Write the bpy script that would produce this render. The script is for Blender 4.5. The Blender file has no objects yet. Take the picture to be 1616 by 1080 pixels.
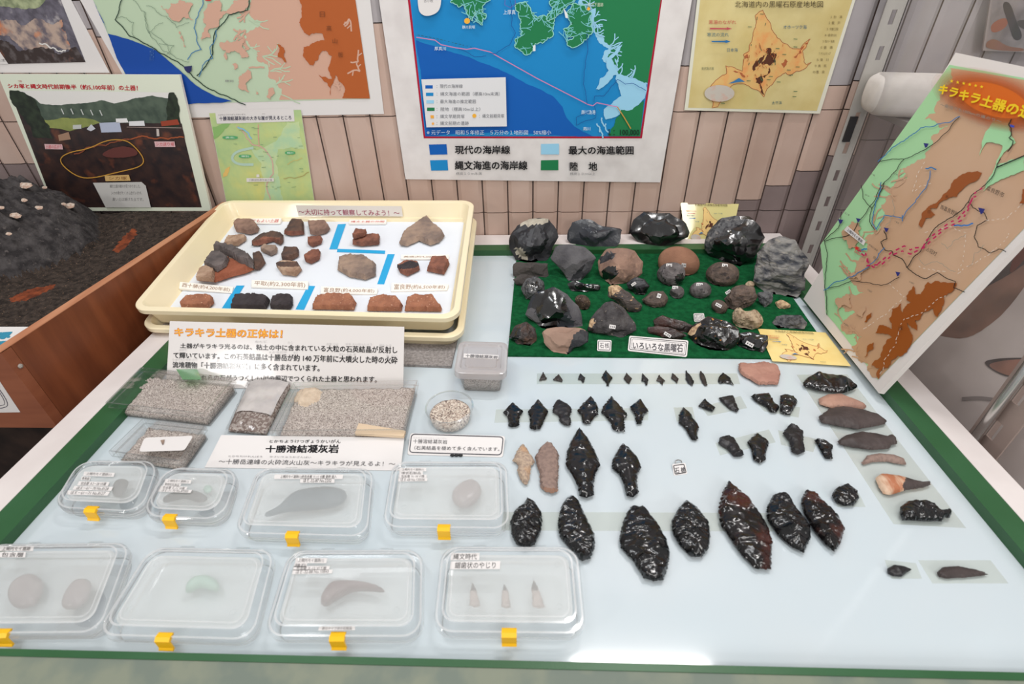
import bpy, bmesh, math, random
import numpy as np
from mathutils import Vector, Matrix, noise
from mathutils.geometry import delaunay_2d_cdt

# ------------------------------------------------------------------ camera, world, light
T = 0.8                       # height of the glass top above the floor
CH = 0.46                     # camera height above the glass top
F, PITCH, YAW, ROLL = 805.12, 0.62786, -0.044146, 0.024841
S = bpy.context.scene
COL = S.collection
_cy, _sy = math.cos(YAW), math.sin(YAW)
FW = np.array([_sy*math.cos(PITCH), _cy*math.cos(PITCH), -math.sin(PITCH)])
_r = np.array([_cy, -_sy, 0.0]); _d = np.cross(FW, _r)
RT = math.cos(ROLL)*_r + math.sin(ROLL)*_d
DN = -math.sin(ROLL)*_r + math.cos(ROLL)*_d
CAM = np.array([0.0, 0.0, T+CH])
cd = bpy.data.cameras.new('camera'); co = bpy.data.objects.new('camera', cd); COL.objects.link(co)
mw = Matrix.Identity(4)
for i in range(3):
    mw[i][0], mw[i][1], mw[i][2], mw[i][3] = RT[i], -DN[i], -FW[i], CAM[i]
co.matrix_world = mw
cd.sensor_width = 36.0; cd.lens = 36.0*F/1616.0
cd.clip_start = 0.02
cd.dof.use_dof = True; cd.dof.focus_distance = 0.80; cd.dof.aperture_fstop = 7.0
S.camera = co
S.view_settings.view_transform = 'Standard'; S.view_settings.look = 'None'
S.view_settings.gamma = 1.0; S.view_settings.exposure = -0.03
S.view_settings.use_curve_mapping = False
S.cycles.transparent_max_bounces = 24
S.cycles.max_bounces = 10

W = bpy.data.worlds.new('room_air'); S.world = W; W.use_nodes = True
W.node_tree.nodes['Background'].inputs[0].default_value = (1.0, 0.97, 0.95, 1)
W.node_tree.nodes['Background'].inputs[1].default_value = 0.44
def area(name, loc, target, sx, sy, power, col=(1, 1, 1)):
    l = bpy.data.lights.new(name, 'AREA'); l.shape = 'RECTANGLE'; l.size = sx; l.size_y = sy
    l.energy = power; l.color = col
    o = bpy.data.objects.new(name, l); COL.objects.link(o); o.location = loc
    o.rotation_euler = (Vector(target)-Vector(loc)).to_track_quat('-Z', 'Y').to_euler()
    return o
area('fluorescent_lamp', (0.38, 0.765, T+1.5), (0.38, 0.60, T), 0.46, 0.06, 8.5, (1, 0.97, 0.95))
area('fluorescent_lamp', (-0.55, 0.25, T+1.75), (-0.2, 0.55, T), 1.2, 0.20, 10.5, (0.96, 0.98, 1))
area('fluorescent_lamp', (0.4, -0.9, T+1.75), (0, 0.5, T), 1.2, 0.25, 13.0, (1, 0.97, 0.93))
area('glare_light', (-1.235, -0.657, T+0.73), (-0.395, 0.54, T), 0.13, 0.13, 3.6, (1, 0.98, 0.96))  # added light, placed so its reflection makes the glare on the placard
area('glare_light', (0.95, -1.1, T+0.85), (0.3, 0.95, T), 0.4, 0.5, 7.0, (1, 0.98, 0.96))  # added light behind the viewer for the glare on the standing map card

# ------------------------------------------------------------------ helpers
def lin(c):
    if isinstance(c, str): c = tuple(int(c[i:i+2], 16) for i in (0, 2, 4))
    o = []
    for v in c:
        v /= 255.0
        o.append(v/12.92 if v <= 0.04045 else ((v+0.055)/1.055)**2.4)
    return (o[0], o[1], o[2], 1)
MATS = {}
def mat(name, col, rough=0.6, spec=0.4, col2=None, scale=40, mix=(0.4, 0.6), bump=0, bscale=200, metal=0, coat=0,
        col3=None, scale3=300, mix3=(0.6, 0.65), kind='noise', detail=4, stretch=None):
    if name in MATS: return MATS[name]
    m = bpy.data.materials.new(name); m.use_nodes = True; nt = m.node_tree; N = nt.nodes; L = nt.links
    b = N['Principled BSDF']
    b.inputs['Roughness'].default_value = rough; b.inputs['Specular IOR Level'].default_value = spec
    b.inputs['Metallic'].default_value = metal; b.inputs['Coat Weight'].default_value = coat
    b.inputs['Coat Roughness'].default_value = 0.06
    b.inputs['Base Color'].default_value = lin(col)
    m.diffuse_color = lin(col)
    tc = None
    def coords():
        nonlocal tc
        if tc is None:
            t = N.new('ShaderNodeTexCoord'); mp = N.new('ShaderNodeMapping')
            L.new(t.outputs['Object'], mp.inputs[0])
            if stretch: mp.inputs['Scale'].default_value = stretch
            tc = mp.outputs[0]
        return tc
    def tex(sc, k):
        if k == 'voronoi':
            n = N.new('ShaderNodeTexVoronoi'); n.inputs['Scale'].default_value = sc; L.new(coords(), n.inputs['Vector'])
            s = N.new('ShaderNodeSeparateColor'); L.new(n.outputs['Color'], s.inputs[0]); return s.outputs[0]
        n = N.new('ShaderNodeTexNoise'); n.inputs['Scale'].default_value = sc; n.inputs['Detail'].default_value = detail
        L.new(coords(), n.inputs['Vector']); return n.outputs[0]
    out = None
    if col2 is not None:
        r = N.new('ShaderNodeMapRange'); L.new(tex(scale, kind), r.inputs[0])
        r.inputs[1].default_value, r.inputs[2].default_value = mix
        mx = N.new('ShaderNodeMix'); mx.data_type = 'RGBA'
        mx.inputs[6].default_value = lin(col); mx.inputs[7].default_value = lin(col2); L.new(r.outputs[0], mx.inputs[0])
        out = mx.outputs[2]
    if col3 is not None:
        r = N.new('ShaderNodeMapRange'); L.new(tex(scale3, kind), r.inputs[0])
        r.inputs[1].default_value, r.inputs[2].default_value = mix3
        mx = N.new('ShaderNodeMix'); mx.data_type = 'RGBA'
        if out is None: mx.inputs[6].default_value = lin(col)
        else: L.new(out, mx.inputs[6])
        mx.inputs[7].default_value = lin(col3); L.new(r.outputs[0], mx.inputs[0]); out = mx.outputs[2]
    if out is not None: L.new(out, b.inputs['Base Color'])
    if bump:
        bp = N.new('ShaderNodeBump'); bp.inputs['Strength'].default_value = bump; bp.inputs['Distance'].default_value = 0.002
        n = N.new('ShaderNodeTexNoise'); n.inputs['Scale'].default_value = bscale; n.inputs['Detail'].default_value = 5
        L.new(coords(), n.inputs['Vector']); L.new(n.outputs[0], bp.inputs['Height']); L.new(bp.outputs[0], b.inputs['Normal'])
    MATS[name] = m; return m
def clear(name, tint, base=0.05, gain=0.8, rough=0.05, milk=0.0, milkcol=(235, 238, 236)):
    if name in MATS: return MATS[name]
    m = bpy.data.materials.new(name); m.use_nodes = True; nt = m.node_tree; N = nt.nodes; L = nt.links
    N.remove(N['Principled BSDF'])
    tr = N.new('ShaderNodeBsdfTransparent'); tr.inputs[0].default_value = lin(tint)
    body = tr.outputs[0]
    if milk:
        df = N.new('ShaderNodeBsdfDiffuse'); df.inputs[0].default_value = lin(milkcol)
        tl = N.new('ShaderNodeBsdfTranslucent'); tl.inputs[0].default_value = lin(milkcol)
        a = N.new('ShaderNodeMixShader'); a.inputs[0].default_value = 0.35; L.new(df.outputs[0], a.inputs[1]); L.new(tl.outputs[0], a.inputs[2])
        x = N.new('ShaderNodeMixShader'); x.inputs[0].default_value = milk; L.new(body, x.inputs[1]); L.new(a.outputs[0], x.inputs[2]); body = x.outputs[0]
    gl = N.new('ShaderNodeBsdfGlossy'); gl.inputs['Roughness'].default_value = rough
    lw = N.new('ShaderNodeLayerWeight'); lw.inputs[0].default_value = 0.25
    ma = N.new('ShaderNodeMath'); ma.operation = 'MULTIPLY_ADD'; L.new(lw.outputs['Fresnel'], ma.inputs[0])
    ma.inputs[1].default_value = gain; ma.inputs[2].default_value = base
    x = N.new('ShaderNodeMixShader'); L.new(ma.outputs[0], x.inputs[0]); L.new(body, x.inputs[1]); L.new(gl.outputs[0], x.inputs[2])
    L.new(x.outputs[0], N['Material Output'].inputs[0])
    MATS[name] = m; return m

def ray(x, y):
    return FW + RT*((x-808.0)/F) + DN*((y-540.0)/F)
def Q(x, y, h=0.0):
    d = ray(x, y); return CAM + d*((h-CH)/d[2])
def proj(p):
    v = np.asarray(p)-CAM; z = v@FW
    return 808+F*(v@RT)/z, 540+F*(v@DN)/z
class Plane:
    def __init__(s, o, n, ux=None):
        s.o = np.array(o, float); s.n = np.array(n, float); s.n /= np.linalg.norm(s.n)
        if (CAM-s.o)@s.n < 0: s.n = -s.n
        a = np.array(ux if ux is not None else (1, 0, 0), float); a -= (a@s.n)*s.n
        s.u = a/np.linalg.norm(a); s.v = np.cross(s.n, s.u)
    def hit(s, x, y, off=0.0):
        d = ray(x, y); return CAM + d*(((s.o+s.n*off-CAM)@s.n)/(d@s.n))
    def to2(s, p): q = p-s.o; return np.array([q@s.u, q@s.v])
    def to3(s, a, b, w=0.0): return s.o+s.u*a+s.v*b+s.n*w
def Zm(ox, oy, sc, *pts): return [(ox+a/sc, oy+b/sc) for a, b in pts]
TOP = Plane((0, 0, T), (0, 0, 1))
def tplane(h): return Plane((0, 0, T+h), (0, 0, 1))

class MB:
    def __init__(s): s.v = []; s.f = []; s.m = []; s.mats = []
    def mi(s, m):
        if m not in s.mats: s.mats.append(m)
        return s.mats.index(m)
    def add(s, vs, fs, m):
        o = len(s.v); k = s.mi(m)
        s.v += [tuple(float(c) for c in v) for v in vs]
        s.f += [tuple(i+o for i in f) for f in fs]; s.m += [k]*len(fs)
    def box(s, lo, hi, m, X=None):
        x0, y0, z0 = lo; x1, y1, z1 = hi
        vs = [(x0,y0,z0),(x1,y0,z0),(x1,y1,z0),(x0,y1,z0),(x0,y0,z1),(x1,y0,z1),(x1,y1,z1),(x0,y1,z1)]
        if X: vs = [X(v) for v in vs]
        s.add(vs, [(0,3,2,1),(4,5,6,7),(0,1,5,4),(1,2,6,5),(2,3,7,6),(3,0,4,7)], m)
    def slab(s, top, bot, m, mside=None):
        n = len(top)
        s.add(list(top)+list(bot), [tuple(range(n))[::-1] if False else tuple(range(n)), tuple(range(2*n-1, n-1, -1))], m)
        s.add(list(top)+list(bot), [(i, i+n, (i+1) % n+n, (i+1) % n) for i in range(n)], mside or m)
    def loft(s, loops, m, cap0=True, cap1=True):
        n = len(loops[0]); vs = [p for l in loops for p in l]; fs = []
        for k in range(len(loops)-1):
            for i in range(n):
                j = (i+1) % n; fs.append((k*n+i, k*n+j, (k+1)*n+j, (k+1)*n+i))
        if cap0: fs.append(tuple(range(n-1, -1, -1)))
        if cap1: fs.append(tuple(range((len(loops)-1)*n, len(loops)*n)))
        s.add(vs, fs, m)
    def tube(s, a, b, r, m, n=12, r2=None):
        a = np.array(a, float); b = np.array(b, float); d = (b-a)/np.linalg.norm(b-a)
        u = np.cross(d, (0.3, 0.5, 0.81)); u /= np.linalg.norm(u); w = np.cross(d, u); r2 = r if r2 is None else r2
        s.loft([[p+rr*(math.cos(t)*u+math.sin(t)*w) for t in np.linspace(0, 2*math.pi, n, endpoint=False)] for p, rr in ((a, r), (b, r2))], m)
    def build(s, name, parent=None, loc=None, smooth=None, fix=True):
        me = bpy.data.meshes.new(name)
        v = np.array(s.v)
        if parent is not None:
            base = np.array(wloc(parent))
        else:
            base = np.array(loc) if loc is not None else np.array([v[:, 0].mean(), v[:, 1].mean(), v[:, 2].min()])
        off = base
        if parent is not None and loc is not None: off = np.array(loc)
        me.from_pydata([tuple(p) for p in (v-off)], [], s.f)
        for m in s.mats: me.materials.append(m)
        me.polygons.foreach_set('material_index', s.m)
        if fix:
            bm = bmesh.new(); bm.from_mesh(me); bmesh.ops.recalc_face_normals(bm, faces=bm.faces); bm.to_mesh(me); bm.free()
        if smooth:
            me.polygons.foreach_set('use_smooth', [True]*len(me.polygons))
            if smooth < 3: me.set_sharp_from_angle(angle=smooth)
        me.update()
        o = bpy.data.objects.new(name, me); COL.objects.link(o)
        if parent is not None:
            o.parent = parent; o.location = tuple(off-base)
        else: o.location = tuple(base)
        return o
def wloc(o):
    l = Vector((0, 0, 0))
    while o is not None: l += o.location; o = o.parent
    return tuple(l)
def tag(o, label, cat, group=None, kind=None):
    o['label'] = label; o['category'] = cat
    if group: o['group'] = group
    if kind: o['kind'] = kind
    return o
def thing(name, label, cat, loc, group=None):
    o = bpy.data.objects.new(name, None); COL.objects.link(o); o.location = tuple(float(c) for c in loc)
    o.empty_display_size = 0.02
    return tag(o, label, cat, group)
def struct(o): o['kind'] = 'structure'; return o

# ---- printed matter: everything is laid out on the sheet's own plane
FONT = {}
def glyphs(body):
    k = body
    if k not in FONT:
        c = bpy.data.curves.new('lettering', 'FONT'); c.body = body; c.resolution_u = 2
        o = bpy.data.objects.new('lettering', c); COL.objects.link(o)
        dg = bpy.context.evaluated_depsgraph_get(); dg.update()
        me = bpy.data.meshes.new_from_object(o.evaluated_get(dg))
        v = np.array([tuple(x.co) for x in me.vertices]).reshape(-1, 3)[:, :2]; f = [tuple(p.vertices) for p in me.polygons]
        if len(v):
            a, b = v.min(0), v.max(0); v = (v-a)/np.maximum(b-a, 1e-6)
        bpy.data.objects.remove(o); bpy.data.meshes.remove(me); bpy.data.curves.remove(c)
        FONT[k] = (v, f)
    return FONT[k]
def frac(pts, amp, seed=1, mn=3.0, closed=True):
    rnd = random.Random(seed); out = []
    def sub(a, b, o):
        d = math.hypot(b[0]-a[0], b[1]-a[1])
        if d < mn: return
        k = rnd.uniform(-amp, amp); m = ((a[0]+b[0])/2-(b[1]-a[1])*k, (a[1]+b[1])/2+(b[0]-a[0])*k)
        sub(a, m, o); o.append(m); sub(m, b, o)
    n = len(pts)
    for i in range(n if closed else n-1):
        out.append(pts[i]); sub(pts[i], pts[(i+1) % n], out)
    if not closed: out.append(pts[-1])
    return out
def smooth_loop(pts, it=2, closed=True):
    for _ in range(it):
        o = []; n = len(pts)
        if not closed: o.append(pts[0])
        for i in range(n if closed else n-1):
            a, b = pts[i], pts[(i+1) % n]
            o += [(a[0]*.75+b[0]*.25, a[1]*.75+b[1]*.25), (a[0]*.25+b[0]*.75, a[1]*.25+b[1]*.75)]
        if not closed: o.append(pts[-1])
        pts = o
    return pts
def frx(pts, amp, seed=1, mn=3.0, tail=()): return frac(pts, amp, seed, mn, False)+list(tail)
class Art:
    STEP = 0.00012
    def __init__(s, plane, z0=0.0003): s.p = plane; s.b = MB(); s.z = z0
    def poly(s, pts, m, fr=0, seed=1, up=True, mn=3.0):
        if fr: pts = frac(pts, fr, seed, mn)
        w = [s.p.hit(x, y, s.z) for x, y in pts]
        w2 = [s.p.to2(p) for p in w]
        r = delaunay_2d_cdt([Vector(q) for q in w2], [], [list(range(len(w2)))], 1, 1e-9)
        s.b.add([s.p.to3(q[0], q[1], s.z) for q in r[0]], [tuple(f) for f in r[2]], m)
        if up: s.z += s.STEP
        return s
    def line(s, pts, w, m, fr=0, seed=1, dash=0, closed=False, mn=3.0):
        if fr: pts = frac(pts, fr, seed, mn, closed)
        if closed: pts = list(pts)+[pts[0]]
        if dash:
            q = []; 
            for a, b in zip(pts[:-1], pts[1:]):
                d = math.hypot(b[0]-a[0], b[1]-a[1]); n = max(1, int(d/2))
                q += [(a[0]+(b[0]-a[0])*i/n, a[1]+(b[1]-a[1])*i/n) for i in range(n)]
            segs = []; acc = 0; cur = []
            for a, b in zip(q[:-1], q[1:]):
                if (acc//dash) % 2 == 0: cur.append(a)
                elif cur: segs.append(cur+[a]); cur = []
                acc += math.hypot(b[0]-a[0], b[1]-a[1])
            if len(cur) > 1: segs.append(cur)
        else: segs = [pts]
        for sg in segs:
            vs = []
            for i, (x, y) in enumerate(sg):
                a = sg[max(0, i-1)]; c = sg[min(len(sg)-1, i+1)]
                dx, dy = c[0]-a[0], c[1]-a[1]; l = math.hypot(dx, dy) or 1
                nx, ny = -dy/l*w/2, dx/l*w/2
                vs += [s.p.hit(x+nx, y+ny, s.z), s.p.hit(x-nx, y-ny, s.z)]
            s.b.add(vs, [(2*i, 2*i+1, 2*i+3, 2*i+2) for i in range(len(sg)-1)], m)
        s.z += s.STEP*0.5
        return s
    def tribs(s, pts, n, ln, w, m, seed=1, inward=True, centre=None):
        # little drainage valleys feathering in from an outline
        rnd = random.Random(seed); cx = sum(p[0] for p in pts)/len(pts); cy = sum(p[1] for p in pts)/len(pts)
        if centre: cx, cy = centre
        for _ in range(n):
            x, y = pts[rnd.randrange(len(pts))]; a = math.atan2(cy-y, cx-x)+rnd.uniform(-.7, .7); l = ln*rnd.uniform(.4, 1.1); q = [(x, y)]
            for k in range(4): a += rnd.uniform(-.5, .5); x += math.cos(a)*l/4; y += math.sin(a)*l/4; q.append((x, y))
            s.line(q, w, m); s.z -= s.STEP*.5-1e-5
            if rnd.random() < .6:
                x, y = q[2]; a2 = a+rnd.choice((-.9, .9)); s.line([q[2], (x+math.cos(a2)*l*.4, y+math.sin(a2)*l*.4)], w*.8, m); s.z -= s.STEP*.5-1e-5
        s.z += s.STEP
        return s
    def disc(s, x, y, r, m, ry=None, n=16):
        ry = ry or r
        return s.poly([(x+r*math.cos(t), y+ry*math.sin(t)) for t in np.linspace(0, 2*math.pi, n, endpoint=False)], m)
    def text(s, body, quad, m, bold=0.0, up=True):
        v, f = glyphs(body)
        if len(v) == 0: return s
        if len(quad) == 2:                       # bounding box corners
            (x0, y0), (x1, y1) = quad; quad = [(x0, y0), (x1, y0), (x1, y1), (x0, y1)]
        tl, tr, br, bl = [s.p.hit(x, y, s.z) for x, y in quad]
        a = v[:, :1]; b = v[:, 1:2]
        w = (bl*(1-a)+br*a)*(1-b)+(tl*(1-a)+tr*a)*b
        if bold:                                 # heavier strokes: the lettering printed with a spread
            k = bold*1.1*(np.linalg.norm(tl-bl)+np.linalg.norm(tr-br))/2
            for i, (dx, dy) in enumerate(((-1, -1), (1, -1), (1, 1), (-1, 1), (0, 0), (1, 0), (-1, 0))):
                s.b.add(w+(s.p.u*dx+s.p.v*dy)*k+s.p.n*(0.000006*i), f, m)
        else: s.b.add(w, f, m)
        if up: s.z += s.STEP
        return s
    def build(s, name, parent): return s.b.build(name, parent, fix=False)
def fixq(quad, k):  # shrink a quad towards its centre
    cx = sum(p[0] for p in quad)/4; cy = sum(p[1] for p in quad)/4
    return [(cx+(x-cx)*k, cy+(y-cy)*k) for x, y in quad]
def sheet(parent, name, plane, quad, m, th=0.0006, mside=None):
    b = MB(); b.slab([plane.hit(x, y, 0) for x, y in quad], [plane.hit(x, y, 0)-plane.n*th for x, y in quad], m, mside)
    return b.build(name, parent)

# ---- solid shapes
def dist_poly(P, B):
    A = B; C = np.roll(B, -1, 0); d = C-A; L = (d**2).sum(1)+1e-12
    t = np.clip(((P[:, None, :]-A[None])*d[None]).sum(2)/L[None], 0, 1)
    q = A[None]+t[..., None]*d[None]
    return np.sqrt(((P[:, None, :]-q)**2).sum(2)).min(1)
def inside(P, B):
    x, y = P[:, 0], P[:, 1]; r = np.zeros(len(P), bool); n = len(B)
    for i in range(n):
        x0, y0 = B[i]; x1, y1 = B[(i+1) % n]
        if y0 == y1: continue
        c = (y0 > y) != (y1 > y); r ^= c & (x < (x1-x0)*(y-y0)/(y1-y0)+x0)
    return r
def inpoly(x, y, pts): return inside(np.array([[x, y]]), np.array(pts, float))[0]
def resample(B, step):
    o = []
    for a, c in zip(B, np.roll(B, -1, 0)):
        n = max(1, int(round(np.linalg.norm(c-a)/step))); o += [a+(c-a)*i/n for i in range(n)]
    return np.array(o)
def flake(name, label, cat, px, t, m, plane=None, seed=0, scars=14, sam=0.3, jit=0.012, prof=0.5, group=None, patches=(), res=34,
          under=0.35, rough=0.0, parent=None, edge=0.0, ridge=None, arch=0.0, rnd=0):
    """a knapped flake or a sherd lying flat: lens section, flake scars as scalloped cells, edge outline px"""
    plane = plane or tplane(0.0006); rng = np.random.RandomState(seed)
    lift = under*t
    if rnd: px = smooth_loop(px, rnd)
    B = np.array([plane.to2(plane.hit(x, y, lift)) for x, y in px])
    if ((B[:, 0]*np.roll(B[:, 1], -1)-np.roll(B[:, 0], -1)*B[:, 1]).sum()) < 0: B = B[::-1]
    size = max(B.max(0)-B.min(0)); st = size/res
    B = resample(B, st*0.8)
    d = np.roll(B, -1, 0)-np.roll(B, 1, 0); nn = np.stack([d[:, 1], -d[:, 0]], 1)/(np.linalg.norm(d, axis=1)[:, None]+1e-9)
    B = B+nn*(rng.uniform(-1, 1, len(B))*jit*size)[:, None]
    lo, hi = B.min(0), B.max(0)
    gx, gy = np.meshgrid(np.arange(lo[0], hi[0], st), np.arange(lo[1], hi[1], st*0.87)); gx[1::2] += st/2
    G = np.stack([gx.ravel(), gy.ravel()], 1)+rng.uniform(-.2, .2, (gx.size, 2))*st
    G = G[inside(G, B)]; G = G[dist_poly(G, B) > st*0.45]
    P = np.vstack([B, G]); n = len(B)
    r = delaunay_2d_cdt([Vector(p) for p in P], [], [list(range(n))], 1, 1e-9)
    V = np.array([(v[0], v[1]) for v in r[0]]); Fc = [tuple(f) for f in r[2]]
    dd = dist_poly(V, B); R = dd.max(); dn = np.clip(dd/R, 0, 1); onb = dd < st*0.05
    h = t*(1-under)*(1-(1-np.clip(dn*1.05, 0, 1))**2)**prof
    if edge: h = np.where(onb, 0, t*(1-under)*(edge+(1-edge)*(1-(1-dn)**2)**prof))
    if scars:
        K = G[rng.choice(len(G), min(scars, len(G)), replace=False)] if len(G) else V[:1]
        c = V.mean(0); ax = np.linalg.svd(V-c, full_matrices=False)[2][0]
        foot = c+((K-c)@ax)[:, None]*ax+rng.normal(0, .1, (len(K), 2))*size*.3
        dr = foot-K; dr /= np.linalg.norm(dr, axis=1)[:, None]+1e-9; pr = np.stack([-dr[:, 1], dr[:, 0]], 1)
        D = V[:, None, :]-K[None]
        sp = size/math.sqrt(len(K))*0.8
        val = ((D*dr[None]).sum(2)/(sp*1.3))**2+((D*pr[None]).sum(2)/(sp*.7))**2
        f1 = np.clip(val.min(1), 0, 1.2)
        h = h*(1-sam*0.6)+sam*t*f1*np.clip(dn*5, 0, 1)
    if ridge: h += ridge*t*np.clip(1-np.abs((V-V.mean(0))@np.array([-ax[1], ax[0]]))/(R*.8), 0, 1)*np.clip(dn*3, 0, 1)
    if rough:
        h = h+np.where(onb, 0, 1)*np.array([noise.fractal(Vector((v[0]*140+seed, v[1]*140, seed)), 1.0, 2.0, 4) for v in V])*rough*t
    if arch: 
        c = V.mean(0); h = h+arch*t*(1-(((V-c)**2).sum(1)/(size*.5)**2))
    hb = -lift*(1-(1-dn)**2)**.5
    if arch: hb = hb+arch*t*(1-(((V-V.mean(0))**2).sum(1)/(size*.5)**2)); hb -= hb.min()+lift
    nv = len(V); vs = [plane.to3(v[0], v[1], lift+hh) for v, hh in zip(V, h)]
    low = {}; vb = []
    for i in range(nv):
        if onb[i] and not edge and not arch: low[i] = i
        else: low[i] = nv+len(vb); vb.append(plane.to3(V[i][0], V[i][1], lift+hb[i]))
    b = MB(); mats = [m]+[q[1] for q in patches]
    allv = vs+vb
    b.v = [tuple(map(float, v)) for v in allv]; b.mats = mats
    for f in Fc:
        c = (allv[f[0]]+allv[f[1]]+allv[f[2]])/3; x, y = proj(c); k = 0
        for q, pp in enumerate(patches):
            if inpoly(x, y, pp[0]): k = q+1
        b.f.append(f); b.m.append(k); b.f.append((low[f[2]], low[f[1]], low[f[0]])); b.m.append(0)
    if edge or arch:
        nb = len(B)
        for i in range(nb):
            j = (i+1) % nb; b.f.append((i, low[i], low[j], j)); b.m.append(0)
    o = b.build(name, parent, smooth=0.5 if scars else 0.9)
    if parent is None: tag(o, label, cat, group)
    return o
ICO = {}
def ico(n):
    if n not in ICO:
        bm = bmesh.new(); bmesh.ops.create_icosphere(bm, subdivisions=n, radius=1)
        ICO[n] = (np.array([tuple(v.co) for v in bm.verts]), [tuple(v.index for v in f.verts) for f in bm.faces]); bm.free()
    return ICO[n]
def rock(name, label, px, m, depth=0.8, cuts=10, cut=(0.72, 0.95), scal=0, sam=0.08, rough=0.02, rf=3.0, seed=0, h=0.0035, sub=4, patches=(),
         rnd=1, cat='rock', group='rocks on the green felt', back=0.6, smooth=0.30, tags=()):
    rng = np.random.RandomState(seed+11)
    if cuts >= 4 and rnd == 1: rnd = 0; px = frac(px, .06, seed, 6)
    cuts = int(cuts*1.7)
    px = smooth_loop(px, rnd) if rnd else list(px)
    xb, yb = max(px, key=lambda p: p[1]); cx = sum(p[0] for p in px)/len(px)
    c0 = Q((xb+cx)/2, yb, h); rpx = math.sqrt(abs(sum(px[i][0]*px[(i+1) % len(px)][1]-px[(i+1) % len(px)][0]*px[i][1] for i in range(len(px))))/2/math.pi)
    dist = (c0-CAM)@FW; rad = rpx*dist/F
    pc = c0+np.array([0, back*rad*depth, 0])
    mx = sum(p[0] for p in px)/len(px); my = sum(p[1] for p in px)/len(px)
    w = -ray(mx, my); w /= np.linalg.norm(w)
    pl = Plane(pc, w, RT)
    C = pl.hit(mx, my); pl.o = C
    B = np.array([pl.to2(pl.hit(x, y)) for x, y in px]); B = resample(B, rad*0.05)
    th = np.arctan2(B[:, 1], B[:, 0]); rr = np.hypot(B[:, 0], B[:, 1]); k = np.argsort(th); th = th[k]; rr = rr[k]
    th = np.concatenate([th-2*math.pi, th, th+2*math.pi]); rr = np.tile(rr, 3)
    d, fs = ico(sub)
    s = np.hypot(d[:, 0], d[:, 1]); t = np.arctan2(d[:, 1], d[:, 0]); R = np.interp(t, th, rr)
    sc = np.ones(len(d))
    for _ in range(cuts):
        n = rng.normal(size=3); n[2] = abs(n[2])*1.2+0.25; n /= np.linalg.norm(n)
        c = rng.uniform(*cut); q = d@n; sc = np.where(q > 0, np.minimum(sc, c/np.maximum(q, 1e-6)), sc)
    if scal:
        K = rng.normal(size=(scal, 3)); K /= np.linalg.norm(K, axis=1)[:, None]
        f1 = ((d[:, None]-K[None])**2).sum(2).min(1); sc = sc+sam*(np.clip(f1*scal/6, 0, 1.3)-0.9)
    if rough:
        sc = sc+rough*np.array([noise.fractal(Vector(tuple(v*rf))+Vector((seed*3.1, 0, 0)), 0.9, 2.0, 5) for v in d])
    wt = np.clip(np.abs(d[:, 2])/0.3, 0, 1); wt = wt*wt*(3-2*wt)
    sc = 1+(sc-1)*(0.12+0.88*wt)
    Dp = depth*rad
    P = C[None]+((R*s*np.cos(t)*sc)[:, None]*pl.u+(R*s*np.sin(t)*sc)[:, None]*pl.v+(Dp*d[:, 2]*sc)[:, None]*w)
    zt = T+h
    lowm = P[:, 2] < zt
    k = (zt-CAM[2])/(P[:, 2]-CAM[2]); P = np.where(lowm[:, None], CAM+(P-CAM)*k[:, None], P)
    b = MB(); b.v = [tuple(map(float, p)) for p in P]; b.f = list(fs); b.mats = [m]+[q[1] for q in patches]
    b.m = [0]*len(fs)
    if patches:
        fa = np.array(fs); cc = P[fa].mean(1); v = cc-CAM; z = v@FW
        pp = np.stack([808+F*(v@RT)/z, 540+F*(v@DN)/z], 1); front = (d[fa].mean(1))[:, 2] > -0.1
        for q, (pg, _) in enumerate(patches):
            for i in np.nonzero(inside(pp, np.array(pg, float)) & front)[0]: b.m[i] = q+1
    cen = P.mean(0)
    if tags:
        th_ = thing(name, label, cat, (cen[0], cen[1], zt), group)
        b.build('stone', th_, smooth=smooth)
        for (tx, ty, tw, tht, ang) in tags:      # small white number stickers stuck on the stone
            fa = np.array(fs); v = P[fa].mean(1); vv = v-CAM; z = vv@FW
            e = np.hypot(808+F*(vv@RT)/z-tx, 540+F*(vv@DN)/z-ty)+np.where(d[fa].mean(1)[:, 2] > 0, 0, 1e4)
            i = int(e.argmin()); tri = P[fa[i]]; ctr = tri.mean(0)
            n = np.cross(tri[1]-tri[0], tri[2]-tri[0]); n /= np.linalg.norm(n)
            if n@(CAM-ctr) < 0: n = -n
            vd = CAM-ctr; vd /= np.linalg.norm(vd); n = n*0.4+vd*0.6
            sp = Plane(ctr+n*0.0012, n, RT)
            ca, sa = math.cos(ang), math.sin(ang)
            qd = [(tx+(a*tw*ca-c*tht*sa)/2, ty+(a*tw*sa+c*tht*ca)/2) for a, c in ((-1, -1), (1, -1), (1, 1), (-1, 1))]
            st = sheet(th_, 'number_sticker', sp, qd, PAPER, 0.0006)
            a = Art(sp, 0.0002)
            for q in (-.25, .05, .3):
                a.line([(tx+q*tw*ca+tht*.2*sa, ty+q*tw*sa-tht*.2*ca), (tx+q*tw*ca-tht*.2*sa, ty+q*tw*sa+tht*.2*ca)], tw*.12, INK)
            a.build('marking', st)
        return th_
    o = b.build(name, None, loc=(cen[0], cen[1], zt), smooth=smooth)
    return tag(o, label, cat, group)
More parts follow.
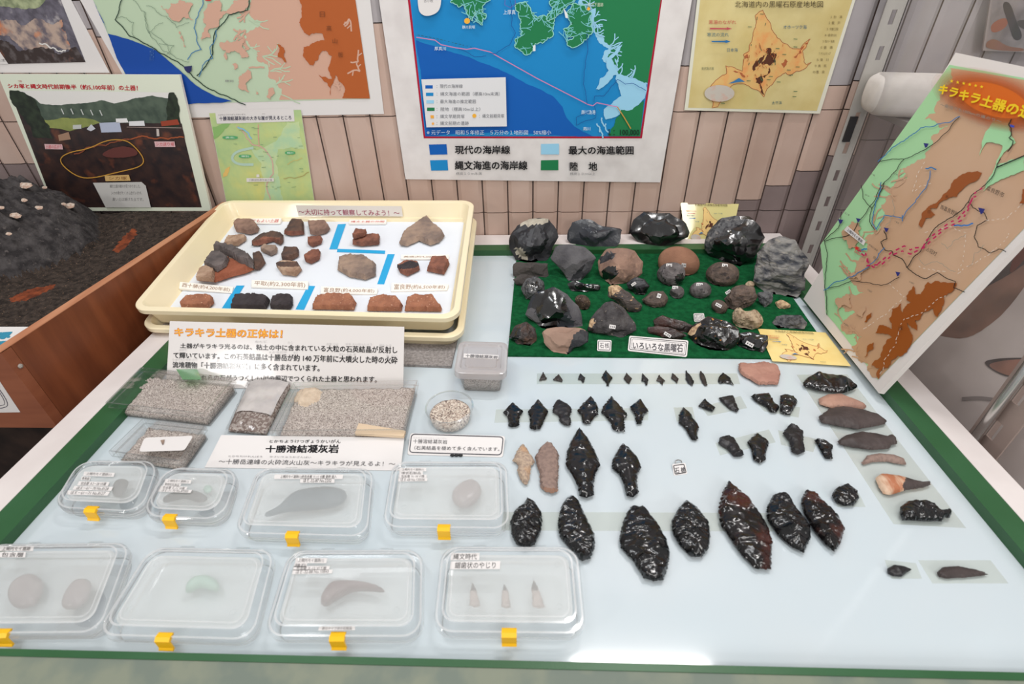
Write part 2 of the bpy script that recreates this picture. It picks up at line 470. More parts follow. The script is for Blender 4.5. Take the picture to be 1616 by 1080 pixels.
def rquad(q, inset, rad, z, n=6):
    """rounded rectangle on a general quad (TL,TR,BR,BL world points), at height z"""
    tl, tr, br, bl = [np.array(p[:2]) for p in q]
    w = (np.linalg.norm(tr-tl)+np.linalg.norm(br-bl))/2; d = (np.linalg.norm(bl-tl)+np.linalg.norm(br-tr))/2
    o = []; r = max(rad, 0.0004)
    for cx, cy, a0 in ((w-inset-r, inset+r, -90), (w-inset-r, d-inset-r, 0), (inset+r, d-inset-r, 90), (inset+r, inset+r, 180)):
        for k in range(n+1):
            a = math.radians(a0+90*k/n); x = (cx+r*math.cos(a))/w; y = (cy+r*math.sin(a))/d
            p = (tl*(1-x)+tr*x)*(1-y)+(bl*(1-x)+br*x)*y
            o.append((p[0], p[1], z))
    return o
def rrect_px(q, rx):
    o = []
    for i in range(4):
        p, a_, b_ = np.array(q[i]), np.array(q[i-1]), np.array(q[(i+1) % 4])
        u = (a_-p)/np.linalg.norm(a_-p)*rx; v = (b_-p)/np.linalg.norm(b_-p)*rx
        for t_ in np.linspace(0, 1, 6): o.append(tuple(p+u*(1-t_)**2+v*t_**2))
    return o
# ------------------------------------------------------------------ palette
PAPER = mat('white_paper', (222, 218, 216), 0.55, 0.35)
GLOSSPAPER = mat('laminated_paper', (219, 214, 211), 0.16, 0.5)
INK = mat('black_ink', (28, 27, 30), 0.6, 0.2)
GREY = mat('grey_ink', (128, 126, 128), 0.6, 0.2)
LGREY = mat('pale_grey_ink', (185, 183, 183), 0.6, 0.2)
REDINK = mat('red_ink', (190, 30, 45), 0.6, 0.2)
def ink(r, g, b): return mat('ink_%d_%d_%d' % (r, g, b), (r, g, b), 0.55, 0.25)

# ------------------------------------------------------------------ setting
WY = 1.0
def ony(x, y, Y):
    d = ray(x, y); return CAM+d*((Y-CAM[1])/d[1])
b = MB(); fl = mat('floor_tiles', (150, 142, 138), 0.5, 0.4, (132, 125, 122), 3)
b.box((-2.2, -1.6, -0.05), (2.4, 1.35, 0.0), fl); struct(b.build('floor'))
TAN = mat('tan_tile', (199, 174, 161), 0.42, 0.4, (188, 160, 146), 9, (0.35, 0.65), 0.08, 400)
TGREY = mat('grey_tile', (172, 166, 168), 0.42, 0.4, (158, 151, 152), 9, (0.35, 0.65), 0.08, 400)
TMAUVE = mat('mauve_tile', (138, 122, 120), 0.42, 0.4, (126, 110, 108), 9, (0.35, 0.65), 0.08, 400)
GROUT = mat('dark_grout', (72, 60, 56), 0.9, 0.1)
b = MB(); b.box((-2.2, WY+0.004, 0), (2.4, WY+0.10, 2.5), GROUT)
pitch = 0.0505; xg = ony(800.8, 290, WY)[0]; zA = ony(800, 336, WY)[2]; zB = ony(800, 181, WY)[2]; zp = zB-zA
rw = random.Random(4)
k0 = int((-2.2-xg)/pitch)+1; k1 = int((2.4-xg)/pitch)
for k in range(k0, k1):
    x0 = xg+k*pitch; x1 = x0+pitch; xc = (x0+x1)/2
    hi = T+0.395-0.075*min(1.5, max(0, (xc+0.25)/0.55)); hi += rw.choice((-0.012, 0, 0.012))
    lo = T+(-1 if abs(xc-0.0) < 0.38 and xc > -0.8 else 0)
    lo = T-1
    if xc > 0.40: lo = T+0.055+0.028*min(5, round((xc-0.40)/pitch))
    if xc < -0.80: lo = T+0.17
    zs = [zA+zp*i for i in range(-5, 8)]+[hi, lo]
    zs = sorted(z for z in zs if 0 < z < 2.5); zs = [0.0]+[z for i, z in enumerate(zs)]+[2.5]
    for z0, z1 in zip(zs[:-1], zs[1:]):
        if z1-z0 < 0.004: continue
        zm = (z0+z1)/2; m = TGREY if zm > hi else (TMAUVE if zm < lo else TAN)
        if xc > 0.62: m = TGREY if zm > lo+0.1 else TMAUVE
        g = 0.0013; g2 = 0.0009; c = 0.007
        o = [(x0+g, z0+g2), (x1-g, z0+g2), (x1-g, z1-g2), (x0+g, z1-g2)]
        i = [(x0+g+c, z0+g2), (x1-g-c, z0+g2), (x1-g-c, z1-g2), (x0+g+c, z1-g2)]
        b.loft([[(x, WY+0.006, z) for x, z in o], [(x, WY+0.004, z) for x, z in o], [(x, WY, z) for x, z in i]], m, cap0=False)
struct(b.build('wall_back'))

# ------------------------------------------------------------------ display table with an inset glass top
TBL = thing('display_table', 'white display table with green inner frame and pale glass top', 'table', (-0.03, 0.58, 0))
GLASSTOP = mat('pale_glass_top', (196, 208, 214), 0.09, 0.5, (200, 208, 212), 5, (0.3, 0.7))
GREENP = mat('green_painted_frame', (38, 84, 46), 0.38, 0.45, (46, 92, 56), 14, (0.3, 0.7), 0.06, 500)
RIMW = mat('white_laminate_rim', (222, 214, 211), 0.42, 0.4, (214, 205, 202), 18, (0.35, 0.65))
KHAKI = mat('grey_green_edge', (128, 134, 118), 0.6, 0.3, (112, 122, 112), 30)
BODY = mat('white_table_body', (205, 200, 196), 0.5, 0.4)
RZ = 0.012
xl, xr, yf, yb = -0.522, 0.457, 0.184, 0.924
gl_, gr_, gb_, gf_ = -0.556, 0.485, 0.952, 0.1755
wl_, wr_, wb_, wf_ = -0.592, 0.514, 0.9985, 0.150
b = MB(); b.box((gl_, gf_, T-0.012), (gr_, gb_, T), GLASSTOP); b.build('glass_top', TBL)
def bar(name, A, m, par=TBL):   # quad ring segment: bottom polygon extruded from below to the listed top points
    b = MB(); top = [(x, y, T+z) for x, y, z in A]; bot = [(x, y, T-0.03) for x, y, z in A]
    b.slab(top, bot, m); return b.build(name, par)
sl = 0.003
bar('green_frame', [(gl_, gf_, RZ), (xl-sl, yf-sl, RZ), (xl-sl, yb+sl, RZ), (gl_, gb_, RZ)], GREENP)
bar('green_frame', [(gr_, gf_, RZ), (gr_, gb_, RZ), (xr+sl, yb+sl, RZ), (xr+sl, yf-sl, RZ)], GREENP)
bar('green_frame', [(gl_, gb_, RZ), (xl-sl, yb+sl, RZ), (xr+sl, yb+sl, RZ), (gr_, gb_, RZ)], GREENP)
bar('green_frame', [(gl_, gf_, RZ), (gr_, gf_, RZ), (xr+sl, yf-sl, RZ), (xl-sl, yf-sl, RZ)], GREENP)
bar('white_rim', [(wl_, wf_, RZ+.0005), (gl_, gf_, RZ+.0005), (gl_, gb_, RZ+.0005), (wl_, wb_, RZ+.0005)], RIMW)
bar('white_rim', [(wr_, wf_, RZ+.0005), (wr_, wb_, RZ+.0005), (gr_, gb_, RZ+.0005), (gr_, gf_, RZ+.0005)], RIMW)
bar('white_rim', [(wl_, wb_, RZ+.0005), (gl_, gb_, RZ+.0005), (gr_, gb_, RZ+.0005), (wr_, wb_, RZ+.0005)], RIMW)
bar('front_edge', [(wl_, wf_, RZ-.002), (wr_, wf_, RZ-.002), (gr_, gf_, RZ-.001), (gl_, gf_, RZ-.001)], KHAKI)
b = MB(); b.box((wl_+.004, wf_-0.012, T-0.05), (wr_-.004, wf_-0.0005, T+RZ-0.006), GREENP); b.build('front_rail', TBL)
b = MB(); b.box((wl_+.02, wf_+.02, T-0.16), (wr_-.02, wb_-.02, T-0.03), BODY); b.build('apron', TBL)
for x in (wl_+.03, wr_-.08):
    for y in (wf_+.03, wb_-.08):
        b = MB(); b.box((x, y, 0), (x+.05, y+.05, T-0.16), BODY); b.build('leg', TBL)

# ------------------------------------------------------------------ wall posters
def wplane(k=0): return Plane((0, WY-0.0015-0.0008*k, T), (0, -1, 0))
def poster(name, label, cat, plane, quad, m, th=0.0006, group=None):
    c = sum(plane.hit(x, y) for x, y in quad)/4
    t = thing(name, label, cat, c, group)
    sheet(t, 'sheet', plane, quad, m, th); return t
# -- photograph of a rock face
p = wplane(0)
t = poster('rock_photograph', 'white bordered photograph of a rocky riverbank at the upper left of the wall', 'photograph', p, [(-150, -140), (38, -140), (173, 115), (-110, 115)], PAPER)
a = Art(p)
RK1 = mat('photo_rock_bluegrey', (116, 112, 124), 0.4, 0.3, (84, 80, 90), 70, (0.35, 0.62), col3=(172, 166, 168), scale3=45, mix3=(0.58, 0.7))
RK2 = mat('photo_rock_ochre', (182, 160, 146), 0.4, 0.3, (104, 96, 104), 60, (0.4, 0.62), col3=(206, 128, 82), scale3=35, mix3=(0.55, 0.68))
RK3 = mat('photo_rock_dark', (58, 47, 45), 0.4, 0.3, (92, 84, 84), 80, (0.5, 0.65), col3=(112, 62, 36), scale3=40, mix3=(0.6, 0.7))
a.poly([(-150, -120), (42, -120), (96, 0), (135, 98), (12, 101), (-95, 101)], RK1)
a.poly([(-100, -120), (52, -120), (90, -15), (60, 12), (0, 10), (-60, 0)], mat('photo_foliage', (170, 178, 140), .4, .3, (120, 130, 100), 60), .12)
a.poly([(-20, 52), (10, 30), (34, 40), (50, 32), (76, 36), (98, 30), (106, 58), (112, 78), (90, 76), (60, 82), (24, 66)], RK2, .2, 3)
a.poly(frx([(-40, 72), (14, 66), (40, 80), (76, 76), (98, 84), (120, 74)], .2, 5, 3, [(135, 97.9), (12, 100.9), (-40, 100.9)]), RK3)
a.line([(62, 68), (80, 76), (104, 80)], 2.0, ink(222, 220, 216), .2)
a.poly([(-30, 78), (0, 82), (13, 101), (-20, 101)], PAPER)
a.build('print', t)
a = Art(p, 0.002); a.text('土器出土', [(-26, 93), (9, 97)], INK); a.build('caption', t)
# -- large map at left
p = wplane(0)
t = poster('wall_map', 'white bordered map with blue sea and brown mountains on the upper left wall', 'map', p, [(41, -150), (566, -150), (606, 180), (233, 187)], PAPER)
a = Art(p)
MG, MT, MBR, MBLUE = ink(186, 205, 176), ink(206, 164, 143), ink(176, 92, 44), ink(20, 72, 158)
def Zb(*q): return Zm(180, 0, 3.374, *q)
mapq = [(87, -140), (540, -140), (584, 156), (218, 166)]
a.poly(mapq, MG)
mtl = frx(Zb((740, -400), (730, 0), (715, 60), (790, 110), (740, 160), (690, 170), (720, 250), (770, 330), (820, 350), (830, 420), (890, 470), (880, 532)), .24, 2, 3, Zb((1362, 525), (1285, 0), (1180, -400)))
a.poly(mtl, MT); a.tribs(Zb((715, 100), (720, 250), (790, 300), (830, 380), (860, 450), (880, 500)), 16, 34, 1.7, MG, 3, centre=Zb((1200, 300))[0]); a.tribs(Zb((720, 60), (700, 160), (720, 260), (800, 360)), 12, 24, 2.6, MT, 5, centre=Zb((300, 250))[0])
a.poly(frx(Zb((965, -30), (1000, 60), (985, 120), (1040, 190), (1110, 180), (1120, 215), (1010, 250), (1020, 320), (1060, 350), (1110, 270), (1160, 300), (1140, 370), (1160, 420), (1090, 400), (1150, 510), (1180, 400), (1230, 480), (1215, 522)), .18, 3, 3, Zb((1362, 525), (1285, 0), (1276, -30))), MBR); a.tribs(Zb((1300, 330), (1310, 380), (1250, 100), (1200, 480)), 9, 24, 2.4, MT, 4, centre=Zb((1180, 280))[0])
a.poly(Zb((865, 235), (910, 270), (915, 335), (900, 320), (870, 300), (880, 270)), MBR, .2, 4)
for i, q in enumerate([((250, 30), (290, 50), (300, 20), (350, 0), (420, 20), (400, 60), (420, 110), (370, 90), (330, 110), (290, 80)), ((480, 60), (530, 10), (560, 0), (560, 60), (600, 70), (560, 130), (500, 160), (510, 200), (465, 220), (480, 150)),
        ((560, 230), (600, 210), (650, 220), (690, 200), (690, 260), (720, 300), (680, 310), (640, 270), (590, 280), (600, 320)), ((680, 390), (710, 370), (730, 420), (700, 450), (720, 490), (680, 480)), ((345, 160), (365, 200), (385, 245), (372, 250), (350, 200)),
        ((630, 340), (650, 335), (660, 360), (640, 370)), ((750, 470), (770, 500), (755, 500)), ((590, 60), (640, 0), (720, 0), (700, 60), (650, 70)), ((820, 480), (850, 470), (835, 530), (815, 520))]):
    a.poly(Zb(*q), MT, .25, 20+i, up=False, mn=2)
a.z += .00012
a.poly([(147, 0), (170, 53), (186, 57), (216, 67), (247, 80), (267, 97), (290, 117), (313, 137), (340, 152), (367, 160), (294, 165), (218, 166)], MBLUE, .03, 8)
a.line(Zb((700, 560), (640, 530), (560, 500), (500, 470), (420, 410), (340, 330), (200, 250), (80, 190), (5, 105), (40, 0), (60, -100)), 1.5, ink(38, 62, 50), .06)
a.line(Zb((715, -60), (710, 55), (610, 80), (540, 165), (525, 290), (440, 405)), 1.6, ink(38, 62, 50), .08)
a.line(Zb((470, -60), (455, 60), (425, 150), (440, 220), (465, 265), (420, 280), (390, 318)), 1.3, ink(60, 120, 170), .12)
a.line(Zb((545, 160), (530, 230), (510, 250), (525, 310), (470, 350), (450, 410)), 1.2, ink(60, 120, 170), .12)
for i, q in enumerate([((100, 0), (170, 70), (190, 180)), ((110, 200), (105, 120), (20, 95)), ((170, 30), (250, 80), (330, 150), (400, 120)), ((160, 60), (200, 200), (300, 290)), ((200, 170), (270, 230), (330, 310), (400, 330)), ((240, 230), (320, 240), (280, 290)), ((180, 170), (260, 120))]):
    a.line(Zb(*q), 0.7, ink(120, 140, 120), .15, 30+i)
a.poly(Zb((370, 355), (415, 350), (412, 378), (395, 390), (378, 375)), ink(44, 48, 96))
a.poly(Zb((480, -20), (520, -20), (515, 5), (485, 3)), ink(200, 40, 50))
a.text('太平洋', [(236, 74), (243, 96)], ink(70, 110, 170)); a.text('穂別', Zb((590, 425), (635, 438)), GREY)
for s_, x, y in (('日', 1108, 76), ('高', 1144, 150), ('山', 1176, 218), ('脈', 1206, 292)): a.text(s_, Zb((x-13, y-14), (x+13, y+14)), ink(120, 66, 36))
a.build('print', t)
# -- small green relief map
p = wplane(3)
q = [(329.6, 178.5), (475, 173), (497, 322), (358, 325)]
t = poster('relief_map', 'small green relief map with white title strip behind the cream tray', 'map', p, q, PAPER)
def Zg(*k): return Zm(320, 165, 6.747, *k)
a = Art(p)
a.poly(fixq(q, 0.995), mat('relief_green', (190, 208, 142), .45, .3, (168, 196, 140), 30, (0.35, 0.65), col3=(214, 212, 130), scale3=14, mix3=(0.5, 0.72)))
a.poly(Zg((520, 480), (700, 430), (900, 190), (1030, 180), (1080, 480), (800, 480), (860, 1020), (640, 1030), (620, 620)), mat('relief_teal', (176, 208, 168), .45, .3, (196, 214, 160), 40), .12, 2)
a.poly(Zg((105, 240), (300, 205), (180, 330), (120, 370)), ink(140, 182, 110), .1)
a.poly(Zg((240, 690), (290, 660), (260, 760), (215, 780)), ink(226, 190, 112), .1)
a.line(smooth_loop(Zg((540, 460), (350, 500), (300, 580), (370, 640), (540, 640)), 2, False), 4, ink(178, 206, 190))
a.line(Zg((360, 230), (430, 290), (520, 420), (650, 470), (730, 580), (750, 740), (680, 850), (720, 1010)), 1.6, ink(214, 170, 160), .08)
a.line(Zg((590, 210), (590, 300), (600, 440)), 1.4, ink(220, 160, 150)); a.line(Zg((370, 240), (480, 300), (520, 370)), 2.2, ink(140, 190, 214), .1)
a.line(Zg((1060, 570), (960, 600), (900, 640)), 1.2, ink(200, 190, 120), .1); a.line(Zg((1130, 720), (1000, 780), (860, 790)), 1.2, ink(170, 160, 100), .1)
for x, y, w, n in ((290, 352, 80, '勇払'), (450, 552, 66, '穂別'), (930, 515, 54, '鵡川')):
    a.poly(smooth_loop(Zg((x-w, y-18), (x+w, y-18), (x+w, y+18), (x-w, y+18)), 1), ink(88, 168, 112)); a.text(n, Zg((x-w*.6, y-10), (x+w*.6, y+10)), ink(225, 240, 225))
for i in range(26):
    rx, ry = rw.uniform(300, 1050), rw.uniform(230, 980); a.line(Zg((rx, ry), (rx+rw.uniform(15, 60), ry+rw.uniform(-6, 6))), .8, ink(130, 160, 120))
a.poly(Zg((465, 785), (755, 785), (757, 820), (467, 825)), PAPER); a.text('十勝溶結凝灰岩の崖', Zg((490, 793), (740, 814)), GREY)
a.poly(Zg((572, 745), (600, 745), (604, 775), (570, 775)), PAPER)
a.build('print', t)
q2 = Zg((130, 70), (965, 45), (977, 180), (150, 205))
s = sheet(t, 'title_strip', wplane(4), q2, PAPER, .0004)
a = Art(wplane(4)); a.text('十勝溶結凝灰岩の大きな崖が見えるところ', Zg((175, 128), (940, 118), (944, 160), (178, 172)), ink(44, 46, 70), .012)
a.text('とかちようけつぎょうかいがん', Zg((165, 102), (455, 96), (456, 112), (166, 120)), GREY); a.text('がけ', Zg((630, 94), (664, 93), (665, 104), (631, 106)), GREY)
a.build('lettering', s)
# -- coastline map, centre
p = wplane(1)
t = poster('coastline_map', 'large white poster of a blue and green coastline map with colour key', 'poster', p, [(576, -150), (640, 283), (1042, 288), (1118, -150)][::-1], mat('poster_paper', (226, 221, 219), .5, .35, (214, 208, 206), 25, (.4, .7), .15, 30))
def Zc(*k): return Zm(600, 0, 3.232, *k)
def Zd(*k): return Zm(840, 0, 4.696, *k)
a = Art(p)
B1, B2, B3, G1 = ink(22, 134, 198), ink(8, 92, 178), ink(152, 206, 234), ink(30, 122, 74)
a.poly(Zc((95, -400), (222, 706), (1335, 706), (1495, -400)), ink(172, 20, 52))
a.poly(Zc((108, -400), (230, 696), (1326, 696), (1482, -400)), B1)
a.poly(Zc((182, 205), (300, 240), (450, 290), (600, 350), (750, 430), (880, 490), (930, 545), (950, 600), (990, 645), (1085, 696), (230, 696)), B2, .03, 2)
a.poly(frx(Zc((1000, -60), (1010, 20), (1060, 45), (1095, 60), (1085, 160), (1130, 225), (1165, 250), (1130, 300), (1180, 330), (1200, 380), (1270, 395), (1330, 425), (1362, 430)), .2, 3, 3, Zc((1438, -60))), B3)
gl0 = frx(Zc((1020, -60), (1030, 10), (1080, 40), (1100, 60), (1095, 150), (1145, 215), (1180, 240), (1160, 290), (1200, 330), (1215, 375), (1280, 390), (1330, 415), (1364, 424)), .2, 6, 3)
a.poly(gl0+Zc((1440, -60)), G1); a.tribs(gl0, 26, 20, 1.8, B3, 8, centre=Zc((1390, 120))[0])
a.poly(Zc((1060, 60), (1100, 40), (1085, 170), (1060, 170)), B3, .05)
a.poly(Zc((1235, 225), (1210, 240), (1170, 285), (1150, 300), (1165, 360), (1100, 455), (1115, 458), (1165, 420), (1190, 385), (1215, 375), (1195, 340), (1180, 300), (1225, 245)), B3, .12, 7)
a.poly(Zc((1205, 375), (1240, 385), (1330, 415), (1358, 430), (1350, 500), (1290, 560), (1240, 580), (1190, 600), (1150, 610), (1140, 560), (1180, 530), (1230, 490), (1215, 430), (1200, 400)), B3, .1, 8)
a.poly(frx(Zc((1346, 510), (1300, 545), (1260, 565), (1230, 560), (1200, 610), (1175, 660), (1165, 694)), .16, 9, 3, Zc((1326, 695))), G1)
for i, (x, y) in enumerate(((1130, 620), (1105, 650), (1150, 650), (1120, 680))): a.line(Zc((x, y-20), (x+15, y+25)), 2.2, B3, .2, i)
def isle(pts, i):
    f = frac(pts, .30, i, 2.6); cx = sum(x for x, y in f)/len(f); cy = sum(y for x, y in f)/len(f)
    a.line(f, 2.6, ink(150, 214, 200), closed=True); a.poly(f, G1); a.tribs(f, 26, 18, 1.1, ink(120, 196, 200), i)
isle(Zc((690, 20), (745, 12), (770, 60), (805, 98), (870, 95), (885, 60), (880, 150), (840, 205), (780, 240), (740, 278), (705, 250), (690, 200), (720, 110)), 11)
isle(Zc((880, -60), (1000, -60), (990, 0), (930, 60), (890, 90), (850, 100), (880, 40)), 12)
isle(Zc((1000, 20), (1050, 50), (1080, 110), (1060, 190), (1020, 225), (970, 235), (950, 205), (990, 190), (935, 150), (990, 120), (960, 80)), 13)
isle(Zc((345, -60), (360, 10), (400, 35), (430, 30), (445, 70), (470, 105), (480, 60), (520, 128), (540, 80), (520, 40), (560, 0), (560, -60)), 14)
a.poly(smooth_loop(Zc((190, -60), (310, -60), (312, 20), (295, 65), (240, 85), (203, 70), (192, 30)), 2), ink(226, 222, 220))
a.text('苫小牧', Zc((222, -2), (270, 12)), GREY)
a.disc(*Zc((443, 107))[0], 4.6, ink(240, 178, 60)); a.disc(*Zc((1063, 45))[0], 2.6, ink(240, 178, 60))
a.text('静川貝塚', Zc((418, 130), (484, 147)), ink(225, 235, 240)); a.text('厚真川', Zc((277, 238), (335, 258)), ink(225, 235, 240)); a.text('上厚真', Zc((628, 50), (690, 74)), ink(225, 235, 240))
a.text('豊沢下遺跡', Zc((1058, 14), (1138, 34)), ink(205, 215, 190)); a.text('鵡川漁港', Zc((1026, 562), (1098, 584)), ink(215, 230, 240)); a.text('鵡川', Zc((1036, 648), (1072, 666)), ink(215, 230, 240))
a.line(Zc((184, 190), (280, 205), (310, 228), (380, 243), (440, 252), (480, 246), (560, 265), (800, 400), (1060, 533), (1085, 540), (1105, 524), (1210, 546)), 1.5, ink(206, 132, 176))
a.line(Zc((1210, 546), (1245, 600), (1278, 656)), 1.6, ink(196, 146, 66))
a.line(Zc((190, 178), (300, 200), (400, 225), (480, 244)), 1.0, ink(40, 96, 120), dash=3)
for q in (((660, -40), (668, 130), (690, 170), (660, 230), (590, 275), (560, 270)), ((1056, 170), (1050, 300), (1036, 430), (1055, 530)), ((1090, 520), (1095, 490), (1140, 490), (1180, 440), (1210, 405), (1250, 430), (1290, 425), (1355, 462)), ((400, 250), (450, 270), (480, 290), (540, 285)), ((1095, 540), (1100, 600), (1000, 640), (1000, 600), (1070, 570))):
    a.line(Zc(*q), .9, ink(24, 82, 150), .06)
a.line(Zc((640, -30), (635, 25), (665, 40), (690, 20), (685, -30)), 1, ink(100, 90, 170))
a.poly(Zc((935, 40), (955, 70), (958, 95), (945, 90)), ink(226, 232, 232)); a.poly(Zc((780, 232), (792, 230), (792, 260), (780, 262)), ink(226, 232, 232))
a.poly(Zc((210, 405), (640, 394), (646, 645), (236, 650)), ink(222, 222, 224))
for y, c in ((443, B2), (481, B1), (519, B3), (557, G1)):
    x = 230+(y-443)*.08; a.poly(Zc((x, y-8), (x+38, y-8), (x+38, y+9), (x, y+9)), c)
for y, s_, x1 in ((440, '：現代の海岸線', 420), (479, '：縄文海進の範囲（標高10m未満）', 610), (518, '：最大海進の推定範囲', 488), (557, '：陸地（標高10m以上）', 510), (594, '：縄文早期貝塚', 430), (629, '：縄文前期の遺跡', 452)):
    a.text(s_, Zc((288, y-10), (x1, y+10)), ink(120, 122, 128), up=False)
a.text('：縄文前期貝塚', Zc((505, 582), (632, 602)), ink(120, 122, 128))
a.poly(Zc((256, 588), (273, 588), (274, 604), (257, 604)), ink(236, 170, 70)); a.disc(*Zc((480, 591))[0], 3.2, ink(240, 178, 60)); a.disc(*Zc((269, 631))[0], 2, ink(240, 170, 80))
a.build('map_print', t)
a = Art(p, 0.004)
WI = ink(206, 222, 236)
a.text('※ 元データ　昭和５年修正　５万分の１地形図　50%縮小', Zc((238, 664), (872, 688)), WI); a.text('１：100,000', Zc((1160, 660), (1322, 694)), ink(20, 50, 36), .01)
a.text('現代の海岸線', Zc((382, 744), (662, 786)), INK, .022); a.text('縄文海進の海岸線', Zc((382, 822), (750, 866)), INK, .022)
a.text('最大の海進範囲', Zc((962, 746), (1292, 788)), INK, .022); a.text('陸', Zc((968, 828), (1008, 870)), INK, .022); a.text('地', Zc((1064, 828), (1106, 870)), INK, .022)
a.text('標高１０ｍ未満', Zc((386, 879), (518, 893)), GREY); a.text('標高１０ｍ以上', Zc((968, 880), (1098, 894)), GREY)
a.build('lettering', t)
a = Art(p, 0.0006)
for q, c in ((((248, 738), (338, 736), (343, 788), (254, 790)), B2), (((254, 818), (343, 816), (347, 870), (260, 871)), B1), (((820, 735), (912, 733), (912, 788), (820, 788)), B3), (((820, 818), (909, 816), (909, 869), (819, 869)), G1)):
    a.poly(Zc(*q), c)
a.build('colour_key', t)
# -- obsidian source map (laminated), upper right; the same map returns as two small cards
YEL = mat('yellowed_laminate', (222, 206, 146), 0.10, 0.6, (208, 188, 124), 16, (0.35, 0.65), 0.35, 22, coat=0.6)
CARDY = mat('yellow_card', (240, 218, 150), 0.3, 0.4, (234, 206, 132), 20)
def obsidian_map(parent, plane, f, big=True):
    """f maps the coordinates of the wall copy (zoomed) to pixels of this copy"""
    a = Art(plane, 0.0004); BR, ORG = ink(168, 92, 62), ink(232, 176, 110)
    coast = [(705, 90), (760, 190), (800, 290), (870, 370), (960, 430), (1040, 440), (1130, 350), (1100, 400), (1060, 460), (1075, 560), (1100, 580), (1140, 560), (1090, 610), (1000, 640), (950, 680), (910, 650), (820, 710), (760, 780), (715, 870), (690, 840), (600, 790), (520, 750), (440, 760), (380, 800), (440, 850), (380, 870), (300, 960), (250, 970), (260, 920), (190, 830), (240, 770), (310, 700), (380, 660), (370, 590), (430, 600), (520, 640), (530, 560), (530, 490), (580, 460), (610, 350), (640, 240), (635, 140), (665, 110)]
    fc = [f(*q) for q in frac(coast, .10, 5, 14)]
    a.poly(fc, mat('map_pale_orange', (226, 184, 116), .35, .4, (232, 160, 96), 60, (0.45, 0.7)) if big else ink(240, 204, 134)); a.line(fc, 0.8 if big else .5, BR, closed=True)
    for i, q in enumerate([((690, 560), (740, 490), (830, 480), (820, 560), (760, 590), (700, 580)), ((620, 640), (610, 600), (680, 520), (740, 480), (690, 560), (640, 600)), ((640, 700), (690, 660), (700, 740), (715, 850), (680, 780), (640, 740)), ((760, 600), (770, 650), (720, 700), (690, 690), (750, 660)), ((735, 440), (770, 430), (780, 490), (740, 480)), ((980, 510), (1040, 450), (1120, 360), (1050, 480), (1000, 520)), ((870, 570), (910, 530), (930, 550), (890, 610)), ((430, 640), (500, 650), (550, 690), (520, 690)), ((540, 500), (570, 490), (570, 520), (545, 530))]):
        a.poly([f(*k) for k in frac(q, .22, i, 14)], ink(92, 52, 36) if i < 5 else ink(178, 100, 62), up=False)
    a.z += .0002
    rr = random.Random(3)
    for _ in range(60 if big else 22):
        x, y = rr.gauss(700, 90), rr.gauss(480, 150)
        if inpoly(x, y, coast): a.line([f(x, y), f(x+rr.uniform(-18, 18), y+rr.uniform(10, 34))], .9 if big else .5, rr.choice((ink(176, 104, 60), ink(70, 110, 80), ink(206, 120, 70))))
    a.poly([f(*k) for k in ((395, 750), (440, 730), (490, 700), (545, 735), (500, 735), (440, 745))], ink(60, 120, 170))
    a.poly([f(315+135*math.cos(t_), 838+75*math.sin(t_)) for t_ in np.linspace(0, 6.28, 24, endpoint=False)], mat('map_grey_patch', (196, 188, 178), .4, .3, (206, 166, 150), 90, (.5, .7)))
    a.poly([f(*k) for k in ((230, 250), (380, 252), (380, 244), (430, 258), (380, 270), (380, 264), (230, 264))], ink(190, 80, 90)); a.poly([f(*k) for k in ((240, 368), (370, 366), (370, 357), (414, 373), (370, 388), (370, 380), (250, 378))], ink(40, 110, 170))
    a.build('map_print', parent)
    a = Art(plane, 0.002)
    def tx(s_, x0, y0, x1, y1, m): a.text(s_, [f(x0, y0), f(x1, y0), f(x1, y1), f(x0, y1)], m, up=False)
    tx('北海道内の黒曜石原産地地図', 455, 10, 1245, 68, ink(78, 66, 44)); 
    tx('オホーツク海', 890, 225, 1098, 260, ink(50, 100, 130)); tx('日本海', 385, 432, 480, 465, ink(70, 110, 130)); tx('太平洋', 785, 908, 875, 938, ink(50, 100, 110))
    tx('黒潮のながれ', 220, 180, 465, 218, ink(196, 90, 80)); tx('寒流の流れ', 205, 292, 400, 330, ink(80, 120, 130))
    if big:
        tx('奥尻島方面', 155, 602, 265, 628, ink(120, 124, 96))
        for i, s_ in enumerate(('１ 白　滝', '２ 置　戸', '３ 十勝三股', '４ 赤井川', '５ 旭川・名寄', '６ 豊　浦', '７ ケショマップ', '８ 滝　川', '９ 奥　尻', '10 豊　泉')):
            x = 1312-i*17.5; tx(s_, x, 138+55*i, x+105, 164+55*i, ink(120, 104, 66))
        for x, y in ((680, 125), (980, 420), (820, 435), (880, 488), (1000, 600), (920, 628), (940, 672), (760, 685), (740, 714), (830, 735), (980, 820), (970, 866), (570, 240), (980, 350), (330, 926), (560, 725)):
            a.line([f(x, y), f(x+34, y+2)], 1.1, ink(96, 120, 84))
    a.build('lettering', parent)
p = wplane(2)
q = [(1112, -100), (1381, -100), (1294, 179.5), (1080, 174)]
t = poster('obsidian_map', 'yellowed laminated map poster on the upper right of the tiled wall', 'poster', p, q[::-1], mat('laminate_edge', (226, 224, 206), .12, .6, coat=.5), .0008)
a = Art(p, .0002); a.poly([(1116, -96), (1376, -96), (1289, 175), (1086, 170)], YEL); a.build('yellowed_paper', t)
obsidian_map(t, p, lambda x, y: (1080+x/5.685, y/5.685))
